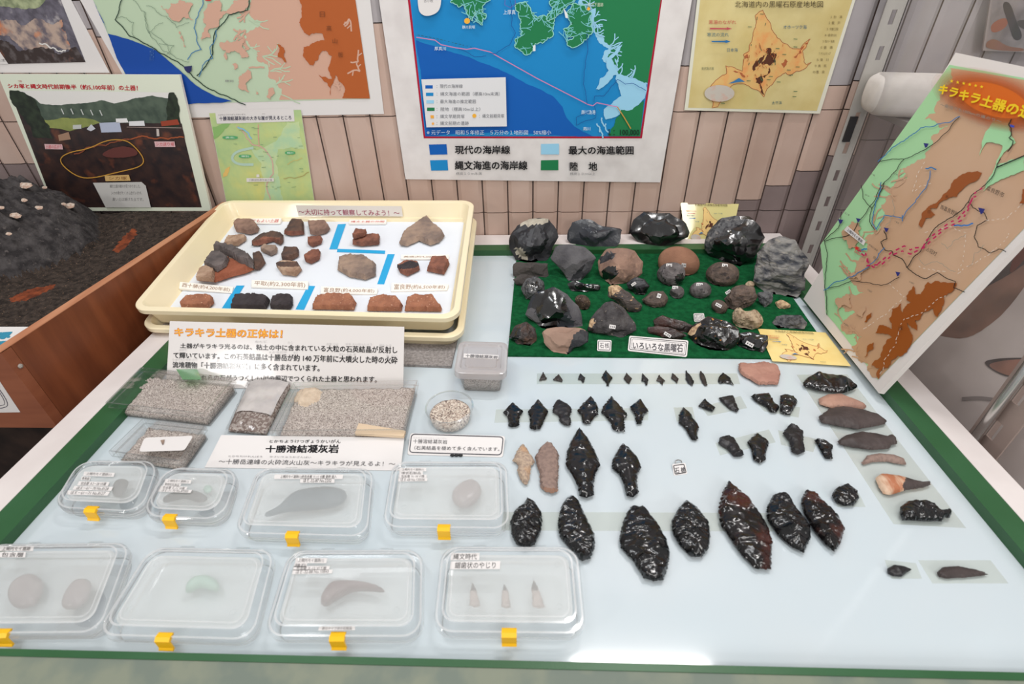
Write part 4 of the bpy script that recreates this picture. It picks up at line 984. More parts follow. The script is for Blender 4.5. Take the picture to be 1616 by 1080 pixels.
# photograph of pottery on grey cloth, hanging on the rack side
px_ = Plane((0.585, 0.5, T-.05), (-1, 0.0, .42), (0, -1, 0))
def pcn(y, s, off=0.0): return px_.to3(*px_.to2(np.array([.585, y, T-.05])+(px_.v if px_.v[2] > 0 else -px_.v)*s), off)
bb_ = MB(); bq = [pcn(.235, -.13), pcn(.70, -.13), pcn(.70, .36), pcn(.235, .36)]; bb_.slab(bq, [v-px_.n*.004 for v in bq], mat('panel_back', (150, 142, 140), .5, .3))
t = thing('pottery_photo_panel', 'large panel photograph of brown pottery on grey cloth behind the sign', 'photograph', (.587, .47, .62))
bb_.build('panel', t)
a = Art(px_, .0006); b = a.b
CL = mat('photo_cloth', (214, 204, 200), .25, .5, (180, 170, 167), 7, (.35, .68), col3=(228, 220, 216), scale3=10, mix3=(.6, .75), coat=.3)
b.add([pcn(.237, -.128, .0003), pcn(.698, -.128, .0003), pcn(.698, .358, .0003), pcn(.237, .358, .0003)], [(0, 1, 2, 3)], CL)
PT1 = mat('photo_pot_brown', (160, 122, 106), .25, .5, (112, 90, 82), 14, (.35, .65), coat=.3); PT2 = mat('photo_pot_dark', (84, 74, 74), .25, .5, (66, 58, 60), 10, coat=.3); PT3 = mat('photo_sherd_orange', (184, 132, 112), .25, .5, (146, 108, 96), 18, coat=.3)
a.poly(smooth_loop([(1470, 525), (1490, 532), (1530, 536), (1580, 500), (1616, 455), (1680, 360), (1680, 250), (1560, 300), (1490, 440)], 2), PT1, .03)
a.poly(smooth_loop([(1520, 470), (1540, 462), (1600, 430), (1640, 400), (1680, 300), (1600, 350), (1550, 410)], 2), PT2, .05)
a.poly(smooth_loop([(1590, 440), (1625, 400), (1640, 370), (1600, 400)], 2), ink(110, 70, 62))
a.poly(smooth_loop([(1548, 572), (1570, 566), (1616, 564), (1680, 570), (1680, 605), (1616, 598), (1580, 594)], 2), PT2)
a.poly(smooth_loop([(1556, 577), (1575, 570), (1620, 566), (1680, 572), (1680, 600), (1616, 597), (1585, 592)], 2), PT3)
a.line(smooth_loop([(1518, 630), (1545, 628), (1575, 632)], 2, False), 6, ink(140, 132, 130))
a.build('photo_print', t)
# ------------------------------------------------------------------ grey felt, two cream trays, sherds
FELTG = mat('grey_felt', (166, 160, 157), 0.95, 0.1, (132, 126, 124), 260, (0.35, 0.65), 0.8, 500)
q = [(262, 520), (722, 534), (712, 578), (219, 559)]
b = MB(); b.slab([Q(x, y, .0045) for x, y in q], [Q(x, y, .0045)*[1, 1, 0]+[0, 0, T+.0003] for x, y in q], FELTG)
tag(b.build('felt_mat'), 'grey felt mat under the two cream trays', 'mat')
CREAM = mat('cream_plastic', (244, 231, 198), 0.32, 0.45, (240, 225, 188), 4, coat=.15)
# rim rectangle of the upper tray; the back is propped up so that the tray tips towards the viewer
HB, HF = 0.100, 0.058
RQ = [Q(351, 316, HB), Q(749, 316, HB), Q(724, 503, HF), Q(203, 489, HF)]
def tray(name, label, RQ, depth, cat='tray', sheetm=None):
    tl, tr, br, bl = RQ; up = np.cross(tr-tl, tl-bl); up /= np.linalg.norm(up); up = up if up[2] > 0 else -up
    w = (np.linalg.norm(tr-tl)+np.linalg.norm(br-bl))/2; d = (np.linalg.norm(bl-tl)+np.linalg.norm(br-tr))/2
    def X(u, v, z):
        x, y = u/w, v/d; return (tl*(1-x)+tr*x)*(1-y)+(bl*(1-x)+br*x)*y+up*z
    def loop(ins, rad, z, n=8):
        o = []; r = max(rad, .002)
        for cx, cy, a0 in ((w-ins-r, ins+r, -90), (w-ins-r, d-ins-r, 0), (ins+r, d-ins-r, 90), (ins+r, ins+r, 180)):
            for k in range(n+1):
                a = math.radians(a0+90*k/n); o.append(X(cx+r*math.cos(a), cy+r*math.sin(a), z))
        return o
    b = MB()
    b.loft([loop(.0025, .024, -.0085), loop(0, .025, -.008), loop(0, .025, -.001), loop(.0012, .024, 0), loop(.009, .019, 0), loop(.0105, .018, -.0015), loop(.017, .016, -depth+.004), loop(.021, .012, -depth)], CREAM, cap0=False)
    b.loft([loop(.0025, .024, -.0085), loop(.0065, .021, -.0085), loop(.0085, .02, -.010), loop(.0145, .018, -depth-.0005), loop(.018, .014, -depth-.0025)], CREAM, cap0=False, cap1=True)
    c = X(w/2, d/2, -depth)
    return b, c, X, w, d, up
low = [p-np.array([-.004, .006, .030]) for p in RQ]
b, c, X2, w2, d2, up2 = tray('x', '', low, .040)
lt = thing('plastic_tray', 'lower cream plastic tray, mostly hidden under the tray of sherds', 'tray', (c[0], c[1], c[2]-.0025)); b.build('tray_body', lt, smooth=.6)
b, c, XT, tw, td, tup = tray('x', '', RQ, .036)
t = thing('plastic_tray', 'upper cream plastic tray holding pottery sherds on white paper', 'tray', (c[0], c[1], c[2]-.0025)); b.build('tray_body', t, smooth=.6)
TP = Plane(c+tup*.0006, tup, RQ[1]-RQ[0])
WPAP = mat('tray_lining_paper', (228, 233, 240), .6, .3)
b = MB(); ins = .0225; b.slab([XT(ins, ins, -.0352), XT(tw-ins, ins, -.0352), XT(tw-ins, td-ins, -.0352), XT(ins, td-ins, -.0352)], [XT(ins, ins, -.0359), XT(tw-ins, ins, -.0359), XT(tw-ins, td-ins, -.0359), XT(ins, td-ins, -.0359)], WPAP); b.build('lining_paper', t)
TP = Plane(XT(tw/2, td/2, -.0350), tup, RQ[1]-RQ[0])
# a prop under the back of the trays so that they tip
pm = (XT(tw/2, .05, 0)); 
b = MB(); xa, xb_ = XT(.06, .03, 0), XT(tw-.06, .03, 0)
zt_ = X2(w2/2, .07, -.047)[2]
b.box((xa[0], xa[1]-.03, T+.0003), (xb_[0], xa[1]-.005, zt_), mat('grey_foam_block', (150, 146, 143), .9, .1)); tag(b.build('foam_block'), 'grey foam block propping the back of the cream trays', 'block')
def Zs(*k): return Zm(190, 300, 2.739, *k)
BT = mat('blue_tape', (38, 166, 220), .45, .35)
for q_, lab in (((((940, 148), (975, 146), (937, 256), (903, 256))), 'slanted blue tape strip at the upper middle of the tray'), (((938, 254), (1145, 262), (1143, 276), (936, 268)), 'horizontal blue tape strip on the tray paper'), (((1155, 277), (1186, 277), (1140, 408), (1110, 407)), 'longest slanted blue tape strip right of the round sherd'), (((502, 413), (536, 413), (474, 514), (438, 512)), 'blue tape strip left of the flat black sherd'), (((810, 414), (842, 415), (794, 518), (757, 516)), 'blue tape strip right of the flat black sherds')):
    b = MB(); pts = Zs(*q_); b.slab([TP.hit(x, y, .0006) for x, y in pts], [TP.hit(x, y, .0001) for x, y in pts], BT)
    tag(b.build('tape_strip'), lab, 'tape', 'blue tape strips in the tray')
RED2 = ink(206, 80, 76); BRN = ink(160, 128, 104)
for q_, s_, c_, lab in ((((522, 124), (696, 121), (690, 145), (518, 144)), '触ってもよい土器', RED2, 'white slip with red writing at the top left of the tray'), (((990, 128), (1150, 128), (1147, 145), (988, 145)), '縄文土器の仲間', RED2, 'white slip with red writing at the top middle of the tray'),
        (((1215, 280), (1420, 279), (1418, 299), (1213, 298)), '美瑛(約4,000年前)', BRN, 'paper slip just above the two dark sherds at the right'), (((258, 397), (488, 419), (482, 446), (253, 426)), '西十勝(約4,200年前)', BRN, 'paper slip below the largest sherd at the left'), (((568, 389), (812, 395), (810, 429), (566, 419)), '平取(約2,300年前)', BRN, 'paper slip in the middle above the flat black sherds'),
        (((868, 417), (1112, 425), (1108, 450), (865, 448)), '富良野(約4,000年前)', BRN, 'paper slip above the reddish combed sherd'), (((1172, 402), (1418, 408), (1412, 433), (1170, 438)), '富良野(約6,500年前)', BRN, 'paper slip above the two orange sherds')):
    pts = Zs(*q_); lp = Plane(TP.o+tup*.006, tup*.8+np.array([0, -.35, .2]), TP.u)
    lp.o = TP.hit(*[sum(k)/4 for k in zip(*pts)], .005)
    g = thing('paper_slip', lab, 'paper slip', lp.o, 'paper slips in the tray')
    b = MB(); tops = [lp.hit(x, y) for x, y in pts]
    b.slab(tops, [v-tup*((v-TP.o)@tup-.0006) for v in tops], mat('slip_paper', (240, 236, 228), .55, .3)); b.build('slip', g)
    a = Art(lp); cx = sum(k[0] for k in pts)/4; a.text(s_, [(x*.9+.1*cx, (y-0)*1+(1.6 if i < 2 else -1.6)) for i, (x, y) in enumerate(pts)], c_); a.build('lettering', g)
# title paper on the inner back wall of the tray
bw = Plane(XT(tw/2, .0145, -.014), np.cross(RQ[1]-RQ[0], (XT(tw/2, .0105, -.0015)-XT(tw/2, .017, -.032))), RQ[1]-RQ[0]); bw.o = bw.o+bw.n*.0018
q_ = Zs((757, 66), (1215, 70), (1221, 114), (770, 111))
g = thing('title_slip', 'white paper slip with red title stuck on the tray back wall', 'paper slip', bw.hit(460, 334)); sheet(g, 'slip', bw, q_, mat('title_paper', (226, 219, 210), .5, .3), .0005)
a = Art(bw); a.text('～大切に持って観察してみよう！～', Zs((768, 82), (1205, 88), (1208, 112), (772, 107)), ink(164, 88, 106), .01); a.build('lettering', g)

def sherdmat(n, c, c2, sc=60, c3=None): return mat('sherd_'+n, c, .85, .2, c2, sc, (.35, .65), .7, 420, col3=c3, scale3=260, mix3=(.62, .7))
S_BR = sherdmat('brown', (156, 126, 112), (122, 98, 88)); S_DK = sherdmat('dark', (80, 68, 65), (110, 84, 72)); S_BLK = sherdmat('black', (70, 64, 66), (56, 50, 52)); S_TAN = sherdmat('tan', (186, 158, 136), (150, 120, 100))
S_RED = sherdmat('red', (150, 100, 82), (112, 76, 66)); S_OR = sherdmat('orange', (168, 114, 88), (142, 94, 74), c3=(196, 150, 124)); S_ORB = sherdmat('orange_core', (162, 98, 74), (148, 88, 66)); S_GT = sherdmat('grey_tan', (168, 144, 126), (128, 112, 104), 40); S_CH = sherdmat('charcoal', (84, 78, 78), (118, 108, 106), 40)
sh = [
 ('b1', ((490, 152), (510, 135), (580, 137), (602, 166), (595, 182), (560, 192), (500, 180)), S_BR, 'brown cord-marked sherd at the top left corner of the tray'),
 ('b2', ((450, 240), (470, 208), (545, 203), (545, 216), (510, 240)), S_TAN, 'pale tan slanted sherd just above the largest sherd'),
 ('b3', ((565, 241), (600, 206), (660, 188), (705, 196), (706, 226), (690, 238), (660, 222), (600, 240)), S_DK, 'long dark boomerang-shaped sherd in the upper left group'),
 ('b4', ((708, 192), (745, 136), (792, 140), (796, 192), (740, 198)), S_DK, 'dark rim sherd with a reddish lower edge'),
 ('b5', ((812, 145), (890, 141), (908, 169), (890, 186), (850, 196), (820, 190)), S_BR, 'brown grooved sherd beside the slanted upper tape'),
 ('b6', ((812, 215), (875, 213), (870, 231), (830, 246), (812, 236)), S_RED, 'small reddish triangular sherd left of the tape cross'),
 ('b8', ((572, 284), (610, 275), (628, 316), (602, 345), (582, 345)), S_DK, 'dark leaf-shaped sherd touching the largest sherd'),
 ('b9', ((608, 265), (625, 248), (680, 252), (678, 271), (650, 284)), S_GT, 'small grey-tan sherd above the dark leaf-shaped one'),
 ('b10', ((697, 291), (712, 258), (772, 258), (772, 286), (730, 308), (700, 305)), S_DK, 'dark squarish sherd near the middle of the tray'),
 ('b11', ((795, 296), (830, 270), (866, 267), (862, 300), (825, 319), (800, 310)), S_RED, 'small red-brown sherd right of the dark squarish one'),
 ('b12', ((675, 331), (700, 318), (770, 320), (786, 346), (760, 373), (700, 366)), S_TAN, 'tan sherd with a dark rim below the dark squarish one'),
 ('b13', ((1003, 236), (1012, 208), (1060, 200), (1122, 200), (1120, 236), (1040, 243)), S_RED, 'flat red-brown sherd between the blue tapes'),
 ('b13b', ((1004, 204), (1020, 182), (1066, 184), (1058, 198), (1010, 211)), S_RED, 'small sherd lying on top of the flat red-brown one'),
 ('b14', ((1205, 226), (1220, 190), (1275, 150), (1330, 118), (1355, 150), (1390, 175), (1402, 200), (1380, 226), (1340, 240), (1290, 220), (1240, 242), (1212, 240)), S_GT, 'large grey-tan peaked sherd at the top right of the tray'),
 ('b15', ((938, 346), (945, 300), (990, 286), (1060, 290), (1080, 306), (1105, 320), (1104, 371), (1060, 389), (990, 376)), S_GT, 'round grey-tan sherd left of the longest blue tape'),
 ('b16', ((1197, 336), (1240, 313), (1290, 320), (1295, 346), (1240, 373), (1210, 359)), S_RED, 'red and black sherd at the right side of the tray'),
 ('b17', ((1325, 351), (1345, 298), (1410, 298), (1424, 320), (1400, 366)), S_RED, 'squarish dark red sherd nearest the right tray wall'),
 ('b18', ((262, 502), (290, 470), (340, 460), (400, 465), (406, 490), (380, 512), (265, 512)), S_OR, 'pitted orange sherd at the front left of the tray'),
 ('b19', ((478, 514), (500, 465), (560, 457), (640, 465), (649, 480), (630, 516)), S_BLK, 'wide flat black sherd at the front of the tray'),
 ('b20', ((648, 513), (660, 470), (700, 460), (746, 465), (746, 500), (735, 516)), S_BLK, 'narrow flat black sherd right of the wide black one'),
 ('b21', ((828, 516), (850, 466), (920, 455), (1000, 460), (1022, 490), (1010, 519)), S_OR, 'reddish combed sherd at the front middle of the tray'),
 ('b22', ((1066, 523), (1080, 480), (1140, 463), (1200, 470), (1222, 500), (1216, 524)), S_OR, 'rounded orange sherd at the front right of the tray'),
 ('b23', ((1228, 523), (1240, 475), (1280, 460), (1300, 464), (1350, 462), (1390, 510), (1388, 526)), S_OR, 'orange sherd in the front right corner of the tray'),
]
for i, (k, pts, m, lab) in enumerate(sh):
    pl = TP
    if k == 'b13b': pl = Plane(TP.o+tup*.0125, tup, TP.u)
    pat = []
    if k in ('b4', 'b3'): pat = [(Zs(*(((700, 176), (800, 178), (800, 200), (700, 200)) if k == 'b4' else ((560, 232), (620, 200), (690, 206), (690, 222), (600, 240)))), S_RED)]
    if k == 'b12': pat = [(Zs((670, 310), (790, 310), (775, 332), (680, 332)), S_DK)]
    if k == 'b16': pat = [(Zs((1190, 330), (1250, 305), (1300, 318), (1280, 335), (1210, 345)), S_BLK)]
    flake('pottery_sherd', lab, 'sherd', Zs(*pts), .0125, m, pl, i, 5, .12, .006, .25, 'pottery sherds in the tray', pat, 22, under=.3, rough=.12, edge=.72)
# the large jar fragment: an orange body piece with three dark pieces joined to it
g = thing('pottery_sherd', 'largest sherd, orange inside with joined dark rim pieces, left in the tray', 'sherd', TP.hit(*Zs((460, 330))[0]), 'pottery sherds in the tray')
def piece(n, pts, m, t_, i, lift=0.0): return flake(n, '', '', Zs(*pts), t_, m, Plane(TP.o+tup*lift, tup, TP.u), i, 4, .1, .006, .3, None, (), 24, .3, .1, parent=g, edge=.7)
piece('body_piece', ((330, 392), (345, 352), (400, 330), (470, 300), (520, 318), (580, 345), (540, 362), (480, 376), (412, 400)), S_ORB, .015, 51)
piece('rim_piece', ((400, 266), (430, 245), (500, 258), (560, 290), (578, 305), (572, 338), (520, 320), (480, 292), (440, 276)), S_CH, .02, 52, .008)
piece('dark_piece', ((364, 326), (400, 278), (440, 278), (472, 298), (460, 330), (420, 355)), S_CH, .014, 53, .012)
piece('tan_piece', ((330, 390), (346, 350), (380, 338), (412, 352), (404, 398)), S_TAN, .012, 54, .010)

# ------------------------------------------------------------------ placard in front of the trays
pb, pt_ = Q(262, 611, .001), None
pl_ = None; bl_, br2 = Q(262, 612, .001), Q(636, 616, .001)
dv = br2-bl_; best = None
for k in np.linspace(.05, 1.2, 116):
    hx = np.array([-dv[1], dv[0], 0])/np.linalg.norm(dv); up = np.array([hx[0]*math.sin(k), hx[1]*math.sin(k), math.cos(k)])
    pl = Plane(bl_, np.cross(dv, up), dv); a1, a2 = pl.hit(268, 507), pl.hit(638, 516)
    e = abs(np.linalg.norm(a2-a1)-np.linalg.norm(dv))
    if best is None or e < best[0]: best = (e, k, pl)
kk = min(best[1], .62); hx = np.array([-dv[1], dv[0], 0])/np.linalg.norm(dv); up = np.array([hx[0]*math.sin(kk), hx[1]*math.sin(kk), math.cos(kk)])
PLC = Plane(bl_, np.cross(dv, up), dv)
PLQ = [(268, 507), (638, 516), (636, 616), (262, 612)]
t = thing('explanation_placard', 'white placard with orange title leaning against the front of the cream trays', 'placard', (bl_+br2)/2)
sheet(t, 'board', PLC, PLQ, GLOSSPAPER, .0014)
def Zp(*k): return Zm(260, 510, 4.2526, *k)
GINK = mat('glossy_black_ink', (26, 25, 28), .16, .5)
a = Art(PLC)
a.text('キラキラ土器の正体は！', Zp((68, 33), (790, 46), (786, 103), (66, 88)), ink(206, 116, 40), .045)
a.text('キラキラ土器の正体は！', Zp((70, 34), (789, 47), (785, 102), (68, 87)), ink(246, 178, 66), .004)
BLD = .014
a.text('土器がキラキラ光るのは、粘土の中に含まれている大粒の石英結晶が反射し', Zp((104, 136), (1560, 158), (1560, 204), (104, 168)), GINK, BLD)
a.text('て輝いています。この石英結晶は十勝岳が約 140 万年前に大噴火した時の火砕', Zp((58, 196), (1562, 226), (1560, 274), (58, 236)), GINK, BLD)
a.text('流堆積物「十勝溶結凝灰岩」に多く含まれています。', Zp((52, 260), (1040, 280), (1038, 326), (52, 300)), GINK, BLD)
a.text('土器はそれらの石がうつくしい川の周辺でつくられた土器と思われます。', Zp((82, 346), (1424, 358), (1422, 400), (82, 384)), GINK, BLD)
for s_, x0, x1, y in (('ねんど', 606, 684, 124), ('ふく', 822, 856, 130), ('おお つぶ', 1086, 1164, 140), ('せき えいけっしょう', 1212, 1390, 142), ('はん しゃ', 1440, 1520, 148), ('かがや', 96, 146, 180), ('とかちだけ', 700, 818, 196), ('やく', 862, 892, 200), ('だい ふん か', 1170, 1284, 210), ('か さい', 1486, 1560, 220), ('りゅうたいせき ぶつ', 52, 216, 246), ('よう', 345, 376, 254)):
    a.text(s_, Zp((x0, y-7), (x1, y+7)), LGREY, up=False)
a.build('lettering', t)

# ------------------------------------------------------------------ acrylic boxes, bag, cup and tub of quartz sand
CLR = clear('clear_acrylic', (255, 255, 255), .02, .35)
CLE = clear('clear_acrylic_edge', (246, 249, 248), .25, .5, .12)
SAND = mat('quartz_sand', (182, 170, 162), .9, .2, (212, 202, 194), 900, (.35, .65), .6, 900, kind='voronoi', col3=(132, 120, 114), scale3=1100, mix3=(.74, .82))
PUMICE = mat('pale_pumice', (224, 204, 182), .9, .15, (206, 184, 162), 160, (.35, .65), .8, 300)
def sandblock(name, label, q, z0, z1, slope=0.0, group='quartz sand in clear boxes', amp=.0022, seed=0, lump=None):
    """q: TL,TR,BR,BL world corners; z over the glass"""
    tl, tr, br, bl = [np.array(p[:2]) for p in q]; n, m_ = 56, 40; V = []
    for j in range(m_):
        for i in range(n):
            x, y = i/(n-1), j/(m_-1); p = (tl*(1-x)+tr*x)*(1-y)+(bl*(1-x)+br*x)*y
            e = min(x, 1-x, y, 1-y)
            z = z1-slope*y+amp*noise.fractal(Vector((p[0]*130+seed, p[1]*130, 1)), .8, 2, 4)+.0008*noise.noise(Vector((p[0]*900, p[1]*900, 2)))
            if lump and (x-lump[0])**2/lump[2]**2+(y-lump[1])**2/lump[3]**2 < 1: z += lump[4]*(1-((x-lump[0])**2/lump[2]**2+(y-lump[1])**2/lump[3]**2))**.6
            z -= .002*max(0, 1-e*18)
            V.append((p[0], p[1], T+max(z, z0+.0008)))
    b = MB(); f = [(j*n+i, j*n+i+1, (j+1)*n+i+1, (j+1)*n+i) for j in range(m_-1) for i in range(n-1)]
    rim = [i for i in range(n)]+[j*n+n-1 for j in range(1, m_)]+[(m_-1)*n+i for i in range(n-2, -1, -1)]+[j*n for j in range(m_-2, 0, -1)]
    nv = len(V); V += [(V[i][0], V[i][1], T+z0) for i in rim]; k = len(rim)
    f += [(rim[i], nv+i, nv+(i+1) % k, rim[(i+1) % k]) for i in range(k)]+[tuple(nv+i for i in range(k))]
    if lump:
        b.add(V, [q_ for q_ in f], SAND)
        lumps = []
        for h, q_ in enumerate(f):
            if len(q_) == 4 and q_[0] < n*m_:
                i, j = q_[0] % n, q_[0]//n; x, y = i/(n-1), j/(m_-1)
                if (x-lump[0])**2/lump[2]**2+(y-lump[1])**2/lump[3]**2 < .9: b.m[h] = b.mi(PUMICE)
    else: b.add(V, f, SAND)
    return tag(b.build(name, None, smooth=5), label, 'sand', group, 'stuff')
def acrylic(label, top, h, dz=.0016, group='clear acrylic boxes of sand'):
    """open-edged clear box with a clear lid; top = lid corner pixels"""
    W4 = [Q(x, y, h) for x, y in top]; c = sum(W4)/4
    t = thing('acrylic_box', label, 'box', (c[0], c[1], T), group)
    tl, tr, br, bl = W4
    def ring(ins, z): return rquad(W4, ins, .001, T+z, 2)
    b = MB(); b.loft([ring(.004, .0006), ring(.0035, .0012), ring(.0035, h-.004)], CLR, cap1=False); b.loft([ring(.0050, h-.004), ring(.0050, .0022)], CLR, cap0=False, cap1=True)
    b.loft([ring(.0035, h-.004), ring(.0050, h-.004)], CLE, False, False); b.loft([ring(.004, .0006), ring(.0036, .0016)], CLE, False, False); b.build('base', t)
    b = MB(); b.loft([ring(0, h-.0085), ring(0, h-.0008), ring(.0008, h)], CLR, cap0=False); b.loft([ring(.0018, h-.0085), ring(.0018, h-.0012)], CLR, False, True)
    b.loft([ring(0, h-.0085), ring(.0018, h-.0085)], CLE, False, False); b.loft([ring(0.0004, h+.0001), ring(.0022, h+.0001)], CLE, False, False); b.build('lid', t)
    return t, W4, ring
t1, W1, r1 = acrylic('large clear acrylic box of sand behind the smaller one at the left', [(222, 579), (371, 596), (322, 654), (165, 636)], .026)
def ins4(W4, f): c = sum(W4)/4; return [c+(p-c)*f for p in W4]
sandblock('quartz_sand', 'grey-brown quartz sand in the large left acrylic box', ins4(W1, .90), .0026, .013, .003, seed=1)
b = MB(); lp = Plane(Q(300, 588, .0264), (0, 0, 1)); pts = [(278, 583), (311, 583), (318, 599), (288, 599)]
t_ = [Q(x, y, .0266) for x, y in pts]; b.slab(t_, [v-np.array([0, 0, .0003]) for v in t_], clear('green_tape', (150, 232, 176), .05, .5, .15, milk=.5, milkcol=(150, 226, 172))); b.build('green_tape', t1)
t2, W2, r2 = acrylic('small clear acrylic box with a white card on top, left front', [(225, 660), (325, 671), (283, 729), (170, 713)], .022)
sandblock('quartz_sand', 'grey quartz sand in the small left acrylic box', ins4(W2, .88), .0026, .010, .002, seed=2)
b = MB(); t_ = [Q(x, y, .0226) for x, y in rrect_px([(228, 691), (305, 688), (291, 711), (219, 713)], 5)]; b.slab(t_, [v-np.array([0, 0, .0004]) for v in t_], PAPER)
g = tag(b.build('white_card'), 'blank white card with one brown grain on the small acrylic box', 'card')
flake('sand_grain', 'single brown grain stuck on the white card', 'grain', [(253, 695), (260, 694), (258, 702), (256, 702)], .0015, S_GT, tplane(.0228), 3, 0, res=6)
t3, W3, r3 = acrylic('large clear acrylic box of sand behind the white name card', [(463, 603), (660, 600), (640, 679), (424, 681)], .023)
sandblock('quartz_sand', 'grey-brown quartz sand with a pale lump in the right acrylic box', ins4(W3, .93), .0026, .0135, .005, seed=3, lump=(.10, .16, .12, .22, .006))
b = MB(); t_ = [Q(x, y, .0165) for x, y in [(566, 668), (640, 680), (637, 688), (560, 684)]]; b.slab(t_, [v-np.array([0, 0, .004]) for v in t_], mat('tan_paper', (226, 202, 172), .7, .2)); tag(b.build('paper_slip'), 'tan paper slip lying on sand in the right acrylic box', 'paper slip')
# bag
bq = [(393, 600), (462, 604), (420, 686), (356, 680)]
def bagz(x, y): return .004+.012*(math.sin(math.pi*min(1, max(0, x)))**.5)*(math.sin(math.pi*(.12+.8*y))**.6)
c4 = [Q(x, y, .006) for x, y in bq]; n = 24
def bagpt(x, y, z):
    p = (c4[0]*(1-x)+c4[1]*x)*(1-y)+(c4[3]*(1-x)+c4[2]*x)*y; return (p[0], p[1], T+z)
g = thing('zip_bag', 'clear plastic bag of grit with a white paper between the acrylic boxes', 'bag', (sum(c4)/4)*np.array([1, 1, 0])+np.array([0, 0, T]))
CB = clear('bag_film', (242, 242, 242), .05, .75, .12)
b = MB(); V = []
for j in range(n):
    for i in range(n):
        x, y = i/(n-1), j/(n-1); z = bagz(x, y)+.003+.0022*noise.fractal(Vector((x*5, y*7, 3)), .7, 2, 4); V.append(bagpt(x, y, z))
for j in range(n):
    for i in range(n): V.append(bagpt(i/(n-1), j/(n-1), .0006))
F_ = [(j*n+i, j*n+i+1, (j+1)*n+i+1, (j+1)*n+i) for j in range(n-1) for i in range(n-1)]; F_ += [tuple(k+n*n for k in f[::-1]) for f in F_]
b.add(V, F_, CB); b.build('film', g, smooth=5)
b = MB(); V = []
for j in range(n):
    for i in range(n):
        x, y = .04+.92*i/(n-1), .04+.93*j/(n-1); V.append(bagpt(x, y, max(.0012, bagz(x, y)-.001+.001*noise.noise(Vector((x*30, y*30, 0))))))
V += [bagpt(.04+.92*i/(n-1), .04+.93*j/(n-1), .001) for j in range(n) for i in range(n)]
per = [i for i in range(n)]+[j*n+n-1 for j in range(1, n)]+[(n-1)*n+i for i in range(n-2, -1, -1)]+[j*n for j in range(n-2, 0, -1)]
b.add(V, F_+[(per[i], per[i]+n*n, per[(i+1) % len(per)]+n*n, per[(i+1) % len(per)]) for i in range(len(per))], mat('grit', (150, 132, 124), .9, .2, (206, 194, 186), 420, (.4, .7), .9, 600, kind='voronoi'))
tag(b.build('grit', None, smooth=5), 'brown grit inside the clear zip bag', 'grit', None, 'stuff')
b = MB(); V = [bagpt(.10+.84*i/9, .03+.68*j/9, bagz(.1+.84*i/9, .03+.68*j/9)+.0012+.0016*noise.noise(Vector((i*.5, j*.5, 0)))) for j in range(10) for i in range(10)]
b.add(V, [(j*10+i, j*10+i+1, (j+1)*10+i+1, (j+1)*10+i) for j in range(9) for i in range(9)], mat('bag_paper', (232, 226, 222), .8, .2, (206, 200, 198), 40, (.45, .7))); tag(b.build('paper_sheet', None, smooth=5), 'crumpled white paper inside the clear zip bag', 'paper')
# white name card
c4 = [Q(349, 687, .010), Q(638, 691, .010), Q(632, 743, .001), Q(323, 738, .001)]
NC = Plane(c4[3], np.cross(c4[2]-c4[3], c4[0]-c4[3]), c4[2]-c4[3])
t = thing('name_card', 'white card naming the tuff rock in front of the right acrylic box', 'card', sum(c4)/4)
cq = [(349, 687), (638, 691), (632, 743), (323, 738)]; sheet(t, 'card', NC, cq, PAPER, .0009)
def Zq(*k): return Zm(150, 500, 4.1545, *k)
def Zr(*k): return Zm(460, 520, 4.3676, *k)
l3 = [Zq((1122, 846))[0], Zr((326, 794))[0], Zr((322, 852))[0], Zq((1118, 890))[0]]
a = Art(NC); a.text('十勝溶結凝灰岩', l3, INK, .03)
a.text('とかちようけつぎょうかいがん', [Zq((1145, 808))[0], Zr((340, 760))[0], Zr((338, 786))[0], Zq((1143, 826))[0]], INK, .01)
a.text('～十勝岳連峰の火砕流火山灰～キラキラが見えるよ！～', [Zq((815, 932))[0], Zr((718, 912))[0], Zr((714, 944))[0], Zq((808, 966))[0]], ink(70, 70, 74))
a.text('とかちだけれんぽう', Zq((875, 908), (1096, 912), (1096, 924), (875, 920)), GREY); a.text('かさいりゅうかざんばい', [Zq((1145, 912))[0], Zr((136, 876))[0], Zr((136, 888))[0], Zq((1145, 924))[0]], GREY)
a.build('lettering', t)
# round cup
c = Q(713, 667, 0); RC = np.linalg.norm(Q(738, 665, 0)-c)
cc = Q(711, 658, .004); 
def ringc(r, z, n=36): return [(cc[0]+r*math.cos(k), cc[1]+r*math.sin(k), T+z) for k in np.linspace(0, 2*math.pi, n, endpoint=False)]
rb, rt = .0262, .0295
g = thing('plastic_cup', 'small round clear cup of coarse grit beside the name card', 'cup', (cc[0], cc[1], T))
b = MB(); b.loft([ringc(rb-.002, .0006), ringc(rb, .002), ringc(rt, .021), ringc(rt+.001, .0215)], CLR, True, False); b.loft([ringc(rt+.001, .0215), ringc(rt-.0012, .0222), ringc(rt-.0016, .021)], CLE, False, False); b.build('cup', g, smooth=.7)
b = MB(); V = []
for k in range(12):
    for th_ in range(36):
        r = (rb-.0005)*k/11; a_ = th_/36*6.2832; z = .012-.002*(k/11)+.0016*noise.noise(Vector((r*math.cos(a_)*300, r*math.sin(a_)*300, 0))); V.append((cc[0]+r*math.cos(a_), cc[1]+r*math.sin(a_), T+z))
o_ = len(V); V += ringc(rb-.002, .0012)
b.add(V, [(k*36+i, k*36+(i+1) % 36, (k+1)*36+(i+1) % 36, (k+1)*36+i) for k in range(11) for i in range(36)]+[(11*36+i, 11*36+(i+1) % 36, o_+(i+1) % 36, o_+i) for i in range(36)], mat('coarse_grit', (190, 172, 158), .9, .2, (220, 208, 194), 500, (.35, .65), .9, 500, kind='voronoi', col3=(128, 112, 104), scale3=640, mix3=(.7, .78)))
